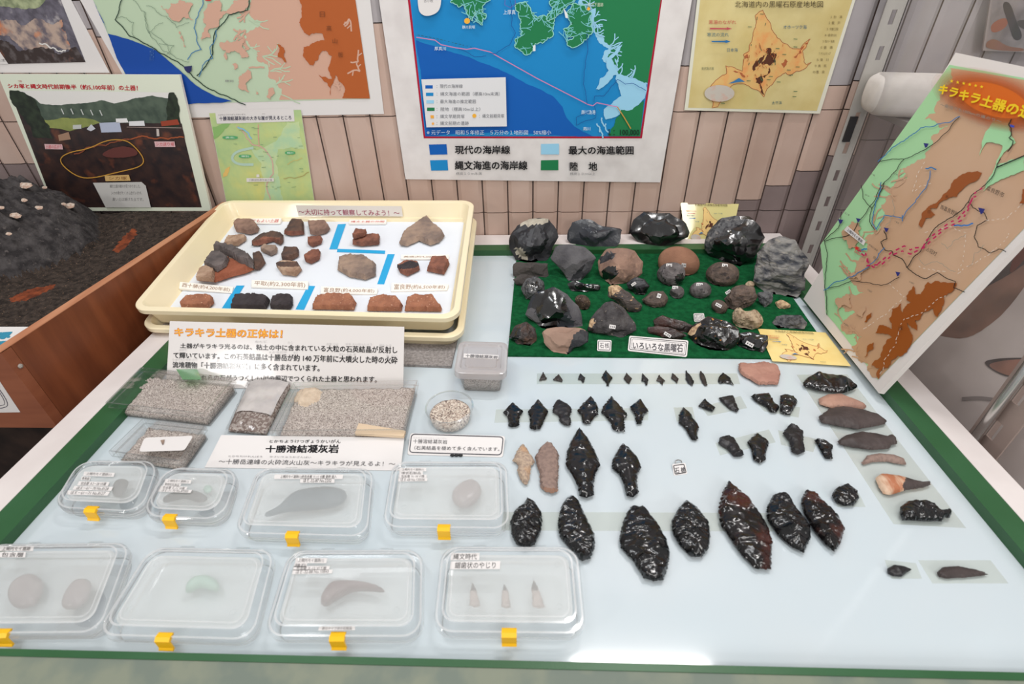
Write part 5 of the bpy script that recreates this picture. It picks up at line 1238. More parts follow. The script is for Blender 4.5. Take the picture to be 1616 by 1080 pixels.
tag(b.build('coarse_grit', None, smooth=5), 'coarse pale grit in the round clear cup', 'grit', None, 'stuff')
# lidded tub
tq = [Q(724, 537, .040), Q(802, 539, .040), Q(799, 591, .040), Q(715, 588, .040)]
c = sum(tq)/4; g = thing('lidded_tub', 'square frosted tub of sand with a printed lid label', 'tub', (c[0], c[1], T))
FRO = clear('frosted_plastic', (240, 238, 238), .04, .4, .2, milk=.22); FROL = clear('frosted_lid', (238, 236, 236), .05, .5, .18, milk=.62, milkcol=(228, 222, 222))
def rr2(i, r, z): return rquad(tq, i, r, T+z, 5)
b = MB(); b.loft([rr2(.010, .008, .0006), rr2(.009, .008, .002), rr2(.004, .009, .032)], FRO, True, False); b.build('body', g, smooth=.7)
b = MB(); b.loft([rr2(.0005, .010, .029), rr2(0, .010, .030), rr2(.0006, .010, .0385), rr2(.003, .009, .040), rr2(.0075, .007, .040), rr2(.009, .006, .0375), rr2(.0135, .005, .0375), rr2(.0145, .005, .0392)], FROL, False, True); b.build('lid', g, smooth=.6)
lp = tplane(.0398); q = Zr((1188, 166), (1428, 178), (1424, 206), (1185, 194)); st = sheet(g, 'label', lp, q, PAPER, .0003)
a = Art(lp); a.text('十勝溶結凝灰岩', Zr((1202, 170), (1422, 182), (1419, 203), (1200, 192)), GREY, .02); a.build('lettering', st)
sq = [np.array(p) for p in (rquad(tq, .0105, .001, 0, 1)[6], rquad(tq, .0105, .001, 0, 1)[0], rquad(tq, .0105, .001, 0, 1)[2], rquad(tq, .0105, .001, 0, 1)[4])]
sandblock('quartz_sand', 'pinkish quartz sand inside the square frosted tub', sq, .0015, .020, seed=5)
# bordered label
c4 = [Q(648, 684, .008), Q(797, 688, .008), Q(793, 721, .001), Q(643, 718, .001)]
LC = Plane(c4[3], np.cross(c4[2]-c4[3], c4[0]-c4[3]), c4[2]-c4[3]); t = thing('bordered_label', 'white label with rounded black border in front of the round cup', 'label', sum(c4)/4)
rq = lambda q, k: smooth_loop([(q[i][0]*(1-k)+q[j][0]*k, q[i][1]*(1-k)+q[j][1]*k) for i in range(4) for j in ((i-1) % 4, (i+1) % 4)], 2)
lq = Zr((820, 716), (1472, 736), (1456, 882), (798, 864)); sheet(t, 'card', LC, rrect_px(lq, 4), PAPER, .0009)
a = Art(LC); bq_ = Zr((828, 722), (1460, 742), (1446, 866), (812, 848)); a.line(rrect_px(bq_, 6), 1.5, ink(72, 72, 78), closed=True)
a.text('十勝溶結凝灰岩', Zr((840, 756), (1074, 762), (1072, 790), (838, 786)), ink(64, 64, 68)); a.text('とかちようけつぎょうかいがん', Zr((842, 742), (1070, 748), (1070, 756), (842, 752)), LGREY)
a.text('（石英結晶を極めて多く含んでいます。', Zr((848, 802), (1436, 812), (1432, 840), (846, 830)), ink(64, 64, 68)); a.build('lettering', t)
g = thing('card_stand', 'tiny black card foot below the bordered label', 'stand', Q(720, 720, 0))
BK = mat('black_rubber', (26, 26, 28), .4, .4)
for x in (714, 720.5, 727): 
    o_ = Q(x, 720.5, 0); b = MB(); d_, f_ = ico(2); b.add([(o_[0]+v[0]*.0028, o_[1]+v[1]*.0018, T+.0018+v[2]*.0017) for v in d_], f_, BK); b.build('foot', g, smooth=5)
b = MB(); o1, o2 = Q(714, 720.5, 0), Q(727, 720.5, 0); b.tube(o1+np.array([0, 0, .0018]), o2+np.array([0, 0, .0018]), .001, BK, 8); b.build('bar', g)
# ------------------------------------------------------------------ green felt with the stones
FG = mat('green_felt', (22, 92, 52), 0.95, 0.1, (14, 72, 40), 120, (.35, .65), .8, 600)
q = [(818, 376), (1186, 376), (1318, 566), (801, 561)]
b = MB(); b.slab([Q(x, y, .003) for x, y in q], [Q(x, y, .003)*[1, 1, 0]+[0, 0, T+.0002] for x, y in q], FG)
tag(b.build('felt_mat'), 'dark green felt mat carrying the raw stones', 'mat')
def Zf(*k): return Zm(780, 310, 2.7862, *k)
OBS = mat('obsidian', (12, 12, 14), .20, .9, (20, 19, 21), 40, bump=.12, bscale=160, coat=.5)
OBG = mat('obsidian_dull', (50, 50, 54), .42, .45, (34, 34, 38), 34, (.35, .65), .3, 220)
OBGS = mat('obsidian_satin', (40, 42, 48), .3, .5, (58, 60, 66), 26, (.35, .65), .25, 180)
GREYR = mat('grey_cortex', (96, 94, 96), .75, .3, (76, 74, 78), 40, (.35, .65), .5, 260)
SLAB = mat('grey_slab', (82, 76, 74), .8, .25, (64, 60, 58), 40, (.35, .65), .5, 300)
BEIGE = mat('beige_patch', (190, 182, 166), .85, .2, (160, 152, 138), 80, (.35, .65), .5, 400)
PINKB = mat('pinkish_cortex', (150, 120, 104), .8, .25, (122, 98, 88), 36, (.35, .65), .5, 240, col3=(176, 142, 122), scale3=60, mix3=(.58, .7))
ORR = mat('orange_cortex', (152, 112, 90), .85, .2, (128, 92, 74), 30, (.35, .65), .4, 300)
NOD = mat('grey_nodule', (84, 78, 78), .6, .35, (112, 106, 106), 90, (.42, .65), .9, 200, col3=(44, 42, 44), scale3=120, mix3=(.6, .7))
NODB = mat('brown_nodule', (84, 72, 66), .65, .3, (112, 94, 84), 80, (.42, .65), .8, 200, col3=(58, 50, 48), scale3=90, mix3=(.55, .65))
SPK = mat('speckled_grey', (92, 92, 94), .6, .4, (52, 52, 56), 150, (.45, .6), .9, 240, col3=(134, 130, 126), scale3=80, mix3=(.58, .7))
FOAM = mat('striped_pumice_obsidian', (136, 133, 130), .6, .4, (48, 50, 58), 46, (.45, .62), 1.0, 150, col3=(146, 140, 132), scale3=120, mix3=(.58, .7), stretch=(.6, 1, 2))
BSP = mat('brown_speckled', (96, 78, 66), .7, .3, (66, 54, 48), 120, (.4, .6), .8, 260, col3=(190, 164, 130), scale3=330, mix3=(.64, .7))
DSP = mat('dark_speckled', (58, 50, 48), .5, .4, (92, 68, 58), 90, (.45, .65), .8, 240, col3=(150, 116, 94), scale3=300, mix3=(.66, .72))
STRB = mat('striped_brown', (88, 78, 74), .6, .35, (66, 60, 60), 50, (.4, .6), .7, 200, col3=(196, 158, 118), scale3=90, mix3=(.62, .7), stretch=(1, 1, 3))
BEN = mat('beige_nodular', (184, 164, 138), .75, .3, (140, 118, 96), 110, (.42, .62), 1.0, 200, col3=(84, 72, 62), scale3=180, mix3=(.62, .7))
MAH = mat('mahogany_obsidian', (62, 36, 30), .35, .5, (36, 26, 24), 60, (.4, .62), .5, 180)
OGL = mat('obsidian_orange_flecks', (18, 17, 18), .14, .6, (28, 26, 26), 70, bump=.6, bscale=120, col3=(188, 128, 66), scale3=100, mix3=(.66, .7), coat=.4)
TANB = mat('tan_chip', (206, 176, 140), .8, .25, (160, 130, 104), 200, (.4, .6), .6, 300)
LBK = mat('laminar_black', (74, 70, 70), .55, .4, (52, 48, 50), 70, (.4, .62), .8, 200, col3=(160, 146, 134), scale3=260, mix3=(.67, .72))
def R(lab, pts, m, **k): return rock('stone', lab, Zf(*pts), m, **k)
R('big black stone with beige patches at the back left corner of the felt', ((98, 128), (150, 98), (238, 96), (272, 130), (288, 180), (256, 232), (236, 287), (160, 292), (90, 282), (63, 230), (63, 190)), OBG, depth=.85, cuts=13, cut=(0.58, 0.86), seed=1, rough=.05, patches=[(Zf((108, 130), (150, 100), (240, 96), (240, 118), (190, 122), (150, 132)), BEIGE), (Zf((92, 222), (125, 230), (140, 262), (158, 284), (148, 292), (120, 270), (98, 258)), BEIGE)])
R('wide dark grey flaked stone, second from left in the back row', ((315, 152), (340, 106), (420, 98), (480, 130), (564, 145), (556, 212), (520, 236), (470, 252), (430, 242), (313, 206)), OBGS, depth=.6, cuts=12, cut=(0.48, 0.84), seed=2, scal=14, sam=.08, rough=.03)
R('glossy jet black flaked block at the middle of the back row', ((586, 165), (610, 98), (660, 62), (770, 68), (842, 108), (868, 165), (852, 187), (780, 217), (720, 253), (640, 227)), OBS, depth=.75, cuts=16, cut=(0.50, 0.84), seed=3, scal=10, sam=.05, rough=.01)
R('large glassy black stone with grey skin, right end of the back row', ((922, 230), (934, 168), (990, 94), (1060, 80), (1120, 83), (1167, 130), (1194, 185), (1172, 222), (1140, 272), (1085, 313), (1010, 292), (945, 268)), OBS, depth=.9, cuts=10, cut=(0.63, 0.89), seed=4, scal=26, sam=.09, rough=.04, patches=[(Zf((915, 240), (930, 160), (990, 90), (1060, 80), (1100, 110), (1020, 160), (970, 190), (945, 270)), SPK)])
R('tallest grey pumice-like stone at the right edge of the felt', ((1155, 250), (1200, 194), (1260, 170), (1322, 190), (1347, 235), (1392, 290), (1362, 340), (1367, 412), (1330, 447), (1250, 432), (1190, 418), (1138, 382), (1145, 320)), FOAM, depth=.65, cuts=5, cut=(0.68, 0.92), seed=5, rough=.09, rf=4)
R('grey angular slab tapering downward in front of the back row', ((243, 275), (270, 219), (330, 210), (400, 220), (452, 270), (432, 322), (380, 372), (330, 377), (290, 322)), GREYR, depth=.6, cuts=8, cut=(0.43, 0.84), seed=6, rough=.03, patches=[(Zf((452, 268), (380, 310), (330, 372), (380, 372), (440, 330)), OBG)])
R('pinkish brown stone with a glossy black window', ((453, 287), (490, 230), (560, 226), (620, 240), (657, 290), (652, 340), (580, 382), (510, 391), (463, 345)), PINKB, depth=.8, cuts=12, cut=(0.63, 0.89), seed=7, patches=[(Zf((470, 330), (500, 308), (535, 310), (545, 345), (510, 370), (480, 365)), OBS), (Zf((462, 270), (500, 245), (535, 250), (520, 275), (470, 295)), OBG)])
R('smooth orange-brown rounded stone behind the grey nodule', ((716, 270), (750, 229), (810, 216), (872, 235), (908, 285), (897, 332), (850, 354), (780, 352), (725, 332)), ORR, depth=.6, cuts=0, seed=8, rough=.02, rnd=2, back=1.1)
R('round grey nodule with a black chip and two stickers', ((713, 330), (745, 294), (800, 288), (840, 310), (840, 370), (790, 400), (740, 387), (716, 360)), NOD, depth=.85, cuts=2, seed=9, rough=.05, rnd=2, patches=[(Zf((795, 350), (830, 335), (838, 365), (815, 388), (795, 380)), OBS)], tags=[(1056, 418.5, 9, 4.5, .05), (1079, 419, 7, 6, .1)])
R('brown oval nodule below the large glassy stone', ((923, 335), (960, 294), (1010, 286), (1067, 305), (1082, 345), (1062, 387), (1000, 400), (943, 382)), NODB, depth=.8, cuts=2, seed=10, rough=.04, rnd=2, tags=[(1144, 419, 9, 5, .15)])
R('flat dark slab below the beige-patched stone', ((78, 300), (100, 285), (236, 294), (244, 357), (150, 352), (83, 352)), SLAB, depth=.5, cuts=4, cut=(0.38, 0.74), seed=11, rough=.03)
R('dark slab corner showing behind the round speckled stone', ((82, 366), (110, 344), (185, 352), (200, 378), (150, 395), (95, 388)), SLAB, depth=.5, cuts=4, cut=(0.38, 0.74), seed=12)
R('round speckled grey stone at the left edge of the felt', ((116, 405), (140, 364), (180, 350), (217, 375), (222, 420), (182, 457), (140, 452)), SPK, depth=.9, cuts=4, cut=(0.68, 0.89), seed=13, rough=.07, rf=5, patches=[(Zf((150, 385), (190, 370), (200, 405), (165, 420)), OBS)])
R('large glossy black stone with a grey rind, front left', ((148, 470), (180, 420), (260, 396), (320, 430), (372, 480), (392, 572), (300, 582), (210, 582), (133, 522)), OBGS, depth=.7, cuts=7, cut=(0.58, 0.87), seed=14, scal=7, sam=.06, rough=.005, patches=[(Zf((262, 394), (335, 440), (376, 480), (394, 575), (352, 575), (330, 500), (300, 440)), GREYR), (Zf((130, 522), (160, 480), (200, 540), (215, 585)), GREYR), (Zf((165, 470), (185, 425), (260, 405), (310, 445), (325, 500), (280, 560), (210, 570)), OBS)])
R('small brown speckled pebble right of the large glossy stone', ((348, 450), (375, 429), (410, 439), (427, 470), (412, 500), (375, 500)), BSP, depth=.9, cuts=3, seed=15, rough=.06, sub=3)
R('black curved blade-like stone under the grey angular slab', ((318, 385), (350, 368), (400, 385), (470, 389), (467, 416), (400, 422), (338, 417)), OBS, depth=.5, cuts=5, cut=(0.48, 0.84), seed=16, scal=9, sam=.06)
R('brown striped elongated stone with a tan end', ((498, 400), (515, 390), (545, 390), (592, 420), (652, 480), (642, 507), (590, 510), (540, 467), (498, 442)), STRB, depth=.7, cuts=4, seed=17, rough=.05, patches=[(Zf((495, 398), (530, 385), (565, 400), (545, 420), (510, 440)), TANB)])
R('wedge of black stone with white scratches and one sticker', ((578, 385), (620, 354), (660, 364), (684, 395), (660, 437), (620, 432), (588, 405)), OBG, depth=.8, cuts=6, cut=(0.53, 0.84), seed=18, patches=[(Zf((590, 410), (680, 395), (662, 438), (618, 434)), OBS)], tags=[(1000, 448.5, 8, 4, -.6)])
R('brown-grey lump with a number sticker left of the smallest nodule', ((648, 455), (690, 419), (742, 414), (767, 450), (752, 482), (700, 490), (663, 476)), NODB, depth=.75, cuts=4, seed=19, rough=.06, sub=3, tags=[(1040, 467, 6, 7, .3)])
R('smallest grey nodule with a white sticker', ((766, 420), (790, 393), (826, 394), (840, 425), (821, 452), (785, 449)), NOD, depth=.9, cuts=1, seed=20, rough=.04, rnd=2, sub=3, tags=[(1065.5, 454, 9, 5, .05)])
R('grey oval nodule right of the smallest nodule', ((853, 410), (880, 376), (932, 376), (957, 400), (952, 437), (910, 452), (868, 442)), NOD, depth=.85, cuts=1, seed=21, rough=.05, rnd=2, tags=[(1104, 449.5, 10, 5, .05)])
R('small brown disc-shaped nodule with a central sticker', ((948, 480), (970, 451), (1010, 459), (1032, 490), (1012, 520), (970, 512)), NODB, depth=.8, cuts=1, seed=22, rough=.04, rnd=2, sub=3, tags=[(1134, 482, 10, 5, .5)])
R('rough dark brown lump below the oval brown nodule', ((1010, 450), (1045, 404), (1090, 389), (1142, 400), (1157, 440), (1132, 482), (1070, 502), (1023, 492)), NODB, depth=.8, cuts=5, seed=23, rough=.10, rf=4, tags=[(1149, 461, 9, 4.5, -.6)])
rock('stone', 'small pale pebble resting beside the rough brown lump', Zf((1098, 390), (1120, 369), (1146, 379), (1142, 402), (1110, 407)), BEN, depth=.7, cuts=2, seed=24, rough=.06, sub=3, back=2.2)
R('small dark grey chip at the foot of the tallest stone', ((1153, 425), (1190, 417), (1226, 424), (1222, 466), (1190, 489), (1163, 461)), SPK, depth=.6, cuts=5, seed=25, rough=.1, sub=3)
R('tiny orange and white chip alone on the right of the felt', ((1233, 465), (1260, 454), (1303, 475), (1302, 491), (1250, 494)), TANB, depth=.5, cuts=4, seed=26, rough=.08, sub=3)
R('flat grey pumice piece behind the yellow map card', ((1218, 556), (1240, 527), (1352, 524), (1383, 560), (1362, 590), (1250, 583)), SPK, depth=.4, cuts=4, cut=(0.38, 0.79), seed=27, rough=.05)
R('beige knobbly stone with a notch on top', ((1043, 520), (1062, 492), (1080, 486), (1098, 505), (1125, 505), (1150, 493), (1188, 540), (1172, 577), (1110, 590), (1053, 567)), BEN, depth=.8, cuts=2, seed=28, rough=.09, rf=4)
R('fan-shaped ribbed black stone with one sticker, front middle', ((408, 592), (420, 543), (480, 468), (520, 460), (572, 490), (622, 560), (627, 592), (560, 627), (480, 607)), LBK, depth=.6, cuts=5, cut=(0.58, 0.89), seed=29, rough=.03, patches=[(Zf((408, 560), (430, 535), (445, 560), (425, 575)), TANB), (Zf((405, 578), (430, 572), (440, 596), (410, 600)), OBS)], tags=[(966.5, 516, 10, 6, .15)])
R('dark speckled stone in the front left corner of the felt', ((63, 620), (90, 569), (140, 551), (182, 580), (190, 632), (155, 660), (98, 652)), DSP, depth=.8, cuts=8, cut=(0.63, 0.89), seed=30, rough=.07, patches=[(Zf((63, 620), (90, 580), (120, 575), (115, 620), (85, 645)), OBS)])
R('pinkish flat-topped stone with a black end at the felt front', ((208, 600), (230, 579), (330, 575), (380, 579), (417, 600), (412, 642), (350, 667), (325, 700), (260, 687), (218, 652)), mat('pinkish_brown', (160, 132, 116), .8, .25, (142, 116, 102), 24, (.35, .65), .3, 200), depth=.7, cuts=8, cut=(0.48, 0.84), seed=31, patches=[(Zf((350, 610), (380, 585), (420, 595), (412, 650), (350, 672), (325, 702), (318, 690), (340, 640)), OBG)])
R('reddish brown bone-shaped stone left of the orange-flecked block', ((698, 545), (740, 523), (800, 540), (882, 570), (852, 602), (780, 587), (708, 577)), MAH, depth=.5, cuts=6, cut=(0.48, 0.84), seed=32, rough=.05)
R('dark mahogany stone just above the long white sign', ((663, 575), (720, 569), (800, 585), (852, 612), (810, 632), (740, 622), (678, 602)), MAH, depth=.45, cuts=6, cut=(0.48, 0.84), seed=33, rough=.04, tags=[(1053.5, 528.5, 12, 5, .55)])
R('glossy black block with orange flecks at the felt front', ((848, 605), (880, 558), (940, 528), (1012, 543), (1072, 580), (1088, 620), (1062, 662), (1020, 682), (940, 677), (878, 647)), OGL, depth=.75, cuts=14, cut=(0.60, 0.89), scal=40, sam=.08, seed=34, rough=.05, patches=[(Zf((846, 605), (870, 575), (905, 560), (890, 590), (870, 620)), TANB)])
R('small shiny black cylinder-like stone beside the yellow map card', ((1073, 600), (1120, 593), (1202, 609), (1206, 652), (1186, 690), (1120, 677), (1063, 652)), OBS, depth=.7, cuts=6, cut=(0.58, 0.84), seed=35, scal=8, sam=.04, tags=[(1183, 543.5, 13, 6, .5)])

# ------------------------------------------------------------------ signs
def sign(name, label, q, body, h0, h1, rx=3, border=2.2, lw=1.0, tcol=None, bold=0.0, loop=None, ins=.84, extra=None):
    hs = (h1, h1, h0, h0); c4 = [Q(x, y, h) for (x, y), h in zip(q, hs)]
    pl = Plane(c4[3], np.cross(c4[2]-c4[3], c4[0]-c4[3]), c4[2]-c4[3]); g = thing(name, label, 'sign', sum(c4)/4, None)
    sheet(g, 'card', pl, rrect_px(q, rx), PAPER, .0011); a = Art(pl)
    cx, cy = sum(p[0] for p in q)/4, sum(p[1] for p in q)/4; kx = ins
    w = max(p[0] for p in q)-min(p[0] for p in q); d = border
    iq = [(x+(d if x < cx else -d), y+(d if y < cy else -d)) for x, y in q]; a.line(rrect_px(iq, rx*.8), lw, ink(52, 50, 54), closed=True)
    if extra: iq = [(x+(d if x < cx else -d), y+(d if y < cy else -d)) for x, y in iq]; a.line(rrect_px(iq, rx*.7), .5, GREY, closed=True)
    for s_, k in body: a.text(s_, k, tcol or ink(84, 82, 86), bold, up=False)
    a.build('lettering', g)
    if loop:
        b = MB(); pts = [pl.hit(x, y, .0002) for x, y in loop]
        for i in range(len(pts)-1): b.tube(pts[i], pts[i+1], .0006, mat('wire', (150, 148, 146), .3, .5, metal=.6), 6)
        b.build('hook', g)
    return g
sign('small_sign', 'tiny square bordered sign left of the long white sign on the felt', Zf((454, 631), (516, 633), (514, 682), (452, 679)), [('石', Zf((464, 645), (482, 645), (482, 668), (464, 668))), ('核', Zf((486, 645), (505, 645), (505, 668), (486, 668)))], .0042, .010, 2, 1.8, .8)
sign('small_sign', 'tiny faint sign standing behind the orange-flecked black block', Zf((876, 515), (922, 514), (926, 548), (880, 552)), [('石', Zf((884, 522), (899, 522), (899, 543), (884, 543))), ('核', Zf((902, 522), (917, 521), (917, 542), (902, 543)))], .0042, .012, 2, 1.4, .6, GREY)
sign('long_sign', 'long white bordered sign naming various obsidian at the felt front', Zf((594, 613), (854, 634), (847, 706), (587, 679)), [('いろいろな黒曜石', Zf((610, 640), (830, 654), (828, 686), (610, 672))), ('こくようせき', Zf((752, 645), (826, 649), (826, 654), (752, 650)))], .0042, .011, 3, 2.4, .9, None, .012, extra=True)
sign('hooked_sign', 'small square sign with wire hook alone on the pale glass', Zm(780, 560, 4.2526, (1194, 735), (1282, 726), (1297, 800), (1206, 812)), [('石', Zm(780, 560, 4.2526, (1212, 762), (1240, 758), (1244, 796), (1216, 800))), ('槍', Zm(780, 560, 4.2526, (1250, 756), (1278, 752), (1282, 788), (1254, 792)))], 0.0005, .003, 2, 2.2, 1.3, None, 0.006, Zm(780, 560, 4.2526, (1214, 728), (1218, 712), (1236, 706), (1254, 712), (1258, 724)))

# ------------------------------------------------------------------ the two small copies of the obsidian map
wq = [(1102, 0), (1349, 0), (1294, 178), (1081, 172)]   # wall copy's corners, for carrying the drawing over
def quadmap(q):
    def f(x, y):
        u, v = (x-120+120*y/1000)/(1410-195*y/1000), y/1000
        tl, tr, br, bl = q; return ((tl[0]*(1-u)+tr[0]*u)*(1-v)+(bl[0]*(1-u)+br[0]*u)*v, (tl[1]*(1-u)+tr[1]*u)*(1-v)+(bl[1]*(1-u)+br[1]*u)*v)
    return f
q = [(1196, 519), (1303, 525), (1343, 578), (1219, 570)]
pl = Plane(Q(1270, 550, .0042), (0, 0, 1)); g = thing('map_card', 'yellow obsidian map card lying flat at the right front of the felt', 'card', Q(1265, 548, .0037))
sheet(g, 'card', pl, q, CARDY, .0005); obsidian_map(g, pl, quadmap(q), False)
q = [(1074, 320), (1166, 322), (1152, 387), (1082, 385)]
bl_ = Q(1083, 385, .0035); pl = Plane(bl_, (0, -1, .42)); g = thing('map_card', 'small yellow glossy map card standing behind the stones by the wall', 'card', bl_)
sheet(g, 'card', pl, q, mat('yellow_card_gloss', (226, 214, 146), .08, .6, coat=.6), .0007); obsidian_map(g, pl, quadmap(q), False)

# ------------------------------------------------------------------ sticky film strips under the small tools
FILM = clear('film', (254, 254, 252), .012, .12, .2, milk=.24, milkcol=(216, 219, 206))
def film(label, q, k=0):
    h = .00022+.00006*k; t_ = [Q(x, y, h) for x, y in q]; b = MB(); b.add(t_, [(0, 1, 2, 3)], FILM)
    tag(b.build('film_strip'), label, 'film', 'clear film strips on the glass')
def Z3(*k): return Zm(780, 560, 4.2526, *k)
def Z4(*k): return Zm(1040, 560, 4.1526, *k)
def Z5(*k): return Zm(780, 740, 2.7862, *k)
def Z6(*k): return Zm(1220, 560, 2.841, *k)
film('long film strip under the row of tiny arrowheads', Z3((286, 126), (1630, 126), (1650, 198), (284, 198)))
film('film strip under the row of six stemmed points', Z3((12, 368), (1036, 358), (1032, 440), (0, 457)))
film('small film patch under the leaning stemmed point', Z3((1203, 355), (1330, 352), (1350, 440), (1225, 450)))
film('film patch under the two small broken points', Z4((275, 345), (535, 270), (578, 350), (320, 402)))
film('film patch under the pair of touching points', Z4((640, 318), (925, 345), (915, 412), (690, 372)))
film('film patch under the first two points of the third row', Z4((370, 580), (720, 490), (765, 575), (400, 660)))
film('film patch under the last two points of the third row', Z4((780, 495), (1040, 555), (1010, 640), (800, 590)))
film('wide slanted film strip under the column of knives', Z6((105, 90), (332, 88), (866, 778), (540, 760)))
film('short film patch under the smallest knife at lower right', Z6((500, 920), (640, 935), (668, 1005), (530, 1005)))
film('film patch under the slim dark blade at lower right', Z6((650, 922), (975, 922), (1056, 1026), (715, 1026)))
film('film patch under the round black flake', Z6((270, 630), (385, 620), (415, 683), (290, 683)))
film('faint film strip under the large leaf-shaped points', Z5((40, 190), (1215, 195), (1230, 276), (30, 272)))

# ------------------------------------------------------------------ knapped points and knives
OP = mat('obsidian_tool', (9, 9, 11), .15, .6, (16, 16, 19), 60, bump=.18, bscale=300, coat=.22)
OPG = mat('obsidian_tool_dull', (40, 38, 40), .38, .45, (26, 25, 28), 90, (.35, .65), .25, 400)
OPB = mat('obsidian_tool_brown', (58, 50, 46), .4, .4, (44, 38, 36), 90, (.35, .65), .25, 400)
OPM = mat('mahogany_tool', (14, 11, 12), .15, .5, (64, 30, 24), 34, (.50, .64), bump=.18, bscale=300, coat=.22)
DULL = mat('dull_brown_black', (62, 54, 53), .5, .35, (80, 70, 68), 50, (.35, .65), .3, 300)
SPO = mat('speckled_orange_stone', (190, 168, 146), .7, .3, (160, 140, 126), 340, (.4, .6), .6, 600, col3=(196, 154, 116), scale3=46, mix3=(.56, .72))
TAUPE = mat('taupe_stone', (146, 124, 114), .75, .3, (130, 110, 102), 260, (.4, .6), .4, 500)
PKF = mat('pink_stone', (178, 134, 118), .75, .3, (164, 120, 106), 40, (.35, .65), .4, 300)
ORK = mat('orange_pink_stone', (176, 138, 120), .6, .35, (154, 118, 104), 60, (.35, .65), .4, 300, col3=(140, 112, 100), scale3=180, mix3=(.62, .7))
BAND = mat('banded_orange_stone', (176, 112, 80), .45, .4, (208, 178, 152), 60, (.42, .6), .2, 300, stretch=(2.2, .6, 1))
def P_(lab, pts, t, m, grp, name='stone_point', cat='stone point', **k): return flake(name, lab, cat, pts, t, m, group=grp, **k)
G1_ = 'tiny arrowheads in the top row'
tiny = [
 (((328, 115), (353, 158), (350, 166), (300, 177), (306, 160)), OPB, 'tiny black triangular arrowhead at the left end of the top row'),
 (((432, 130), (459, 170), (455, 183), (392, 170), (410, 150)), OPB, 'second tiny triangle in the top row, slightly brownish'),
 (((577, 124), (610, 155), (600, 191), (590, 186), (583, 170), (561, 168), (566, 150)), OPG, 'third arrowhead in the top row, with a small stem'),
 (((748, 102), (796, 155), (773, 185), (771, 211), (755, 209), (750, 185), (719, 155)), OP, 'largest kite-shaped stemmed arrowhead in the top row'),
 (((888, 121), (924, 158), (905, 198), (890, 186), (867, 160)), OPB, 'diamond-shaped arrowhead right of the largest kite-shaped one'),
 (((993, 124), (1038, 170), (1028, 182), (1029, 206), (1015, 204), (1005, 180), (987, 178)), OPG, 'sixth arrowhead in the top row, long barbed and black'),
 (((1105, 134), (1149, 178), (1135, 182), (1130, 209), (1120, 195), (1112, 182), (1087, 175)), OPB, 'seventh arrowhead in the top row, brown with two barbs'),
 (((1195, 124), (1215, 140), (1239, 162), (1232, 175), (1228, 194), (1215, 180), (1187, 158)), OPB, 'smallest grey-brown arrowhead in the top row'),
 (((1287, 104), (1325, 150), (1341, 180), (1327, 213), (1300, 190), (1283, 165)), OPG, 'black lance-shaped arrowhead, ninth in the top row'),
 (((1385, 107), (1410, 135), (1431, 205), (1415, 213), (1385, 170), (1377, 130)), OPB, 'slim brown lance-shaped arrowhead, tenth in the top row'),
 (((1535, 121), (1580, 150), (1609, 206), (1590, 200), (1550, 190), (1515, 196), (1501, 180), (1507, 150)), OP, 'broad black triangle with a concave base ending the top row')]
for i, (p_, m, lab) in enumerate(tiny): P_(lab, Z3(*p_), .0032, m, G1_, 'arrowhead', 'arrowhead', seed=100+i, scars=8, sam=.3, res=18, jit=.02)
flake('stone_flake', 'flat pink stone flake at the right end of the tiny arrowheads', 'stone flake', Z4((520, 60), (600, 66), (680, 52), (770, 75), (797, 120), (780, 197), (650, 197), (600, 165), (540, 132), (521, 95)), .009, PKF, seed=120, scars=6, sam=.12, rough=.08, edge=.5)
G2_ = 'stemmed points in the second row'
r2 = [
 (((125, 319), (197, 385), (172, 410), (166, 476), (125, 489), (97, 481), (90, 415), (56, 390)), 'leftmost stemmed black point in the second row'),
 (((293, 301), (361, 375), (346, 420), (311, 496), (275, 506), (234, 491), (240, 440), (227, 380)), 'pentagon-shaped black point, second in the second row'),
 (((440, 306), (490, 330), (524, 365), (506, 415), (519, 450), (511, 476), (470, 476), (440, 450), (430, 410), (391, 387), (394, 350), (418, 310)), 'blunt-tipped stemmed point, third in the second row'),
 (((650, 281), (696, 345), (700, 402), (666, 425), (646, 461), (615, 466), (590, 451), (585, 410), (557, 377), (590, 330)), 'wide-shouldered stemmed point, fourth in the second row'),
 (((783, 277), (840, 335), (897, 406), (871, 435), (877, 513), (840, 518), (800, 506), (780, 455), (720, 390), (730, 350)), 'largest stemmed point of the second row'),
 (((978, 297), (1037, 381), (1006, 400), (986, 466), (955, 466), (940, 400), (910, 352)), 'slim stemmed point ending the row of six')]
for i, (p_, lab) in enumerate(r2): P_(lab, Z3(*p_), .0075, OP if i != 2 else OPG, G2_, seed=130+i, scars=16, sam=.3, res=28, jit=.015)
P_('leaning stemmed black point alone above the hooked sign', Z3((1268, 351), (1312, 390), (1377, 487), (1361, 520), (1369, 562), (1350, 578), (1320, 566), (1285, 500), (1238, 457), (1236, 405)), .0075, OP, G2_, seed=140, scars=18, sam=.32, res=30)
G3_ = 'broken points at the right'
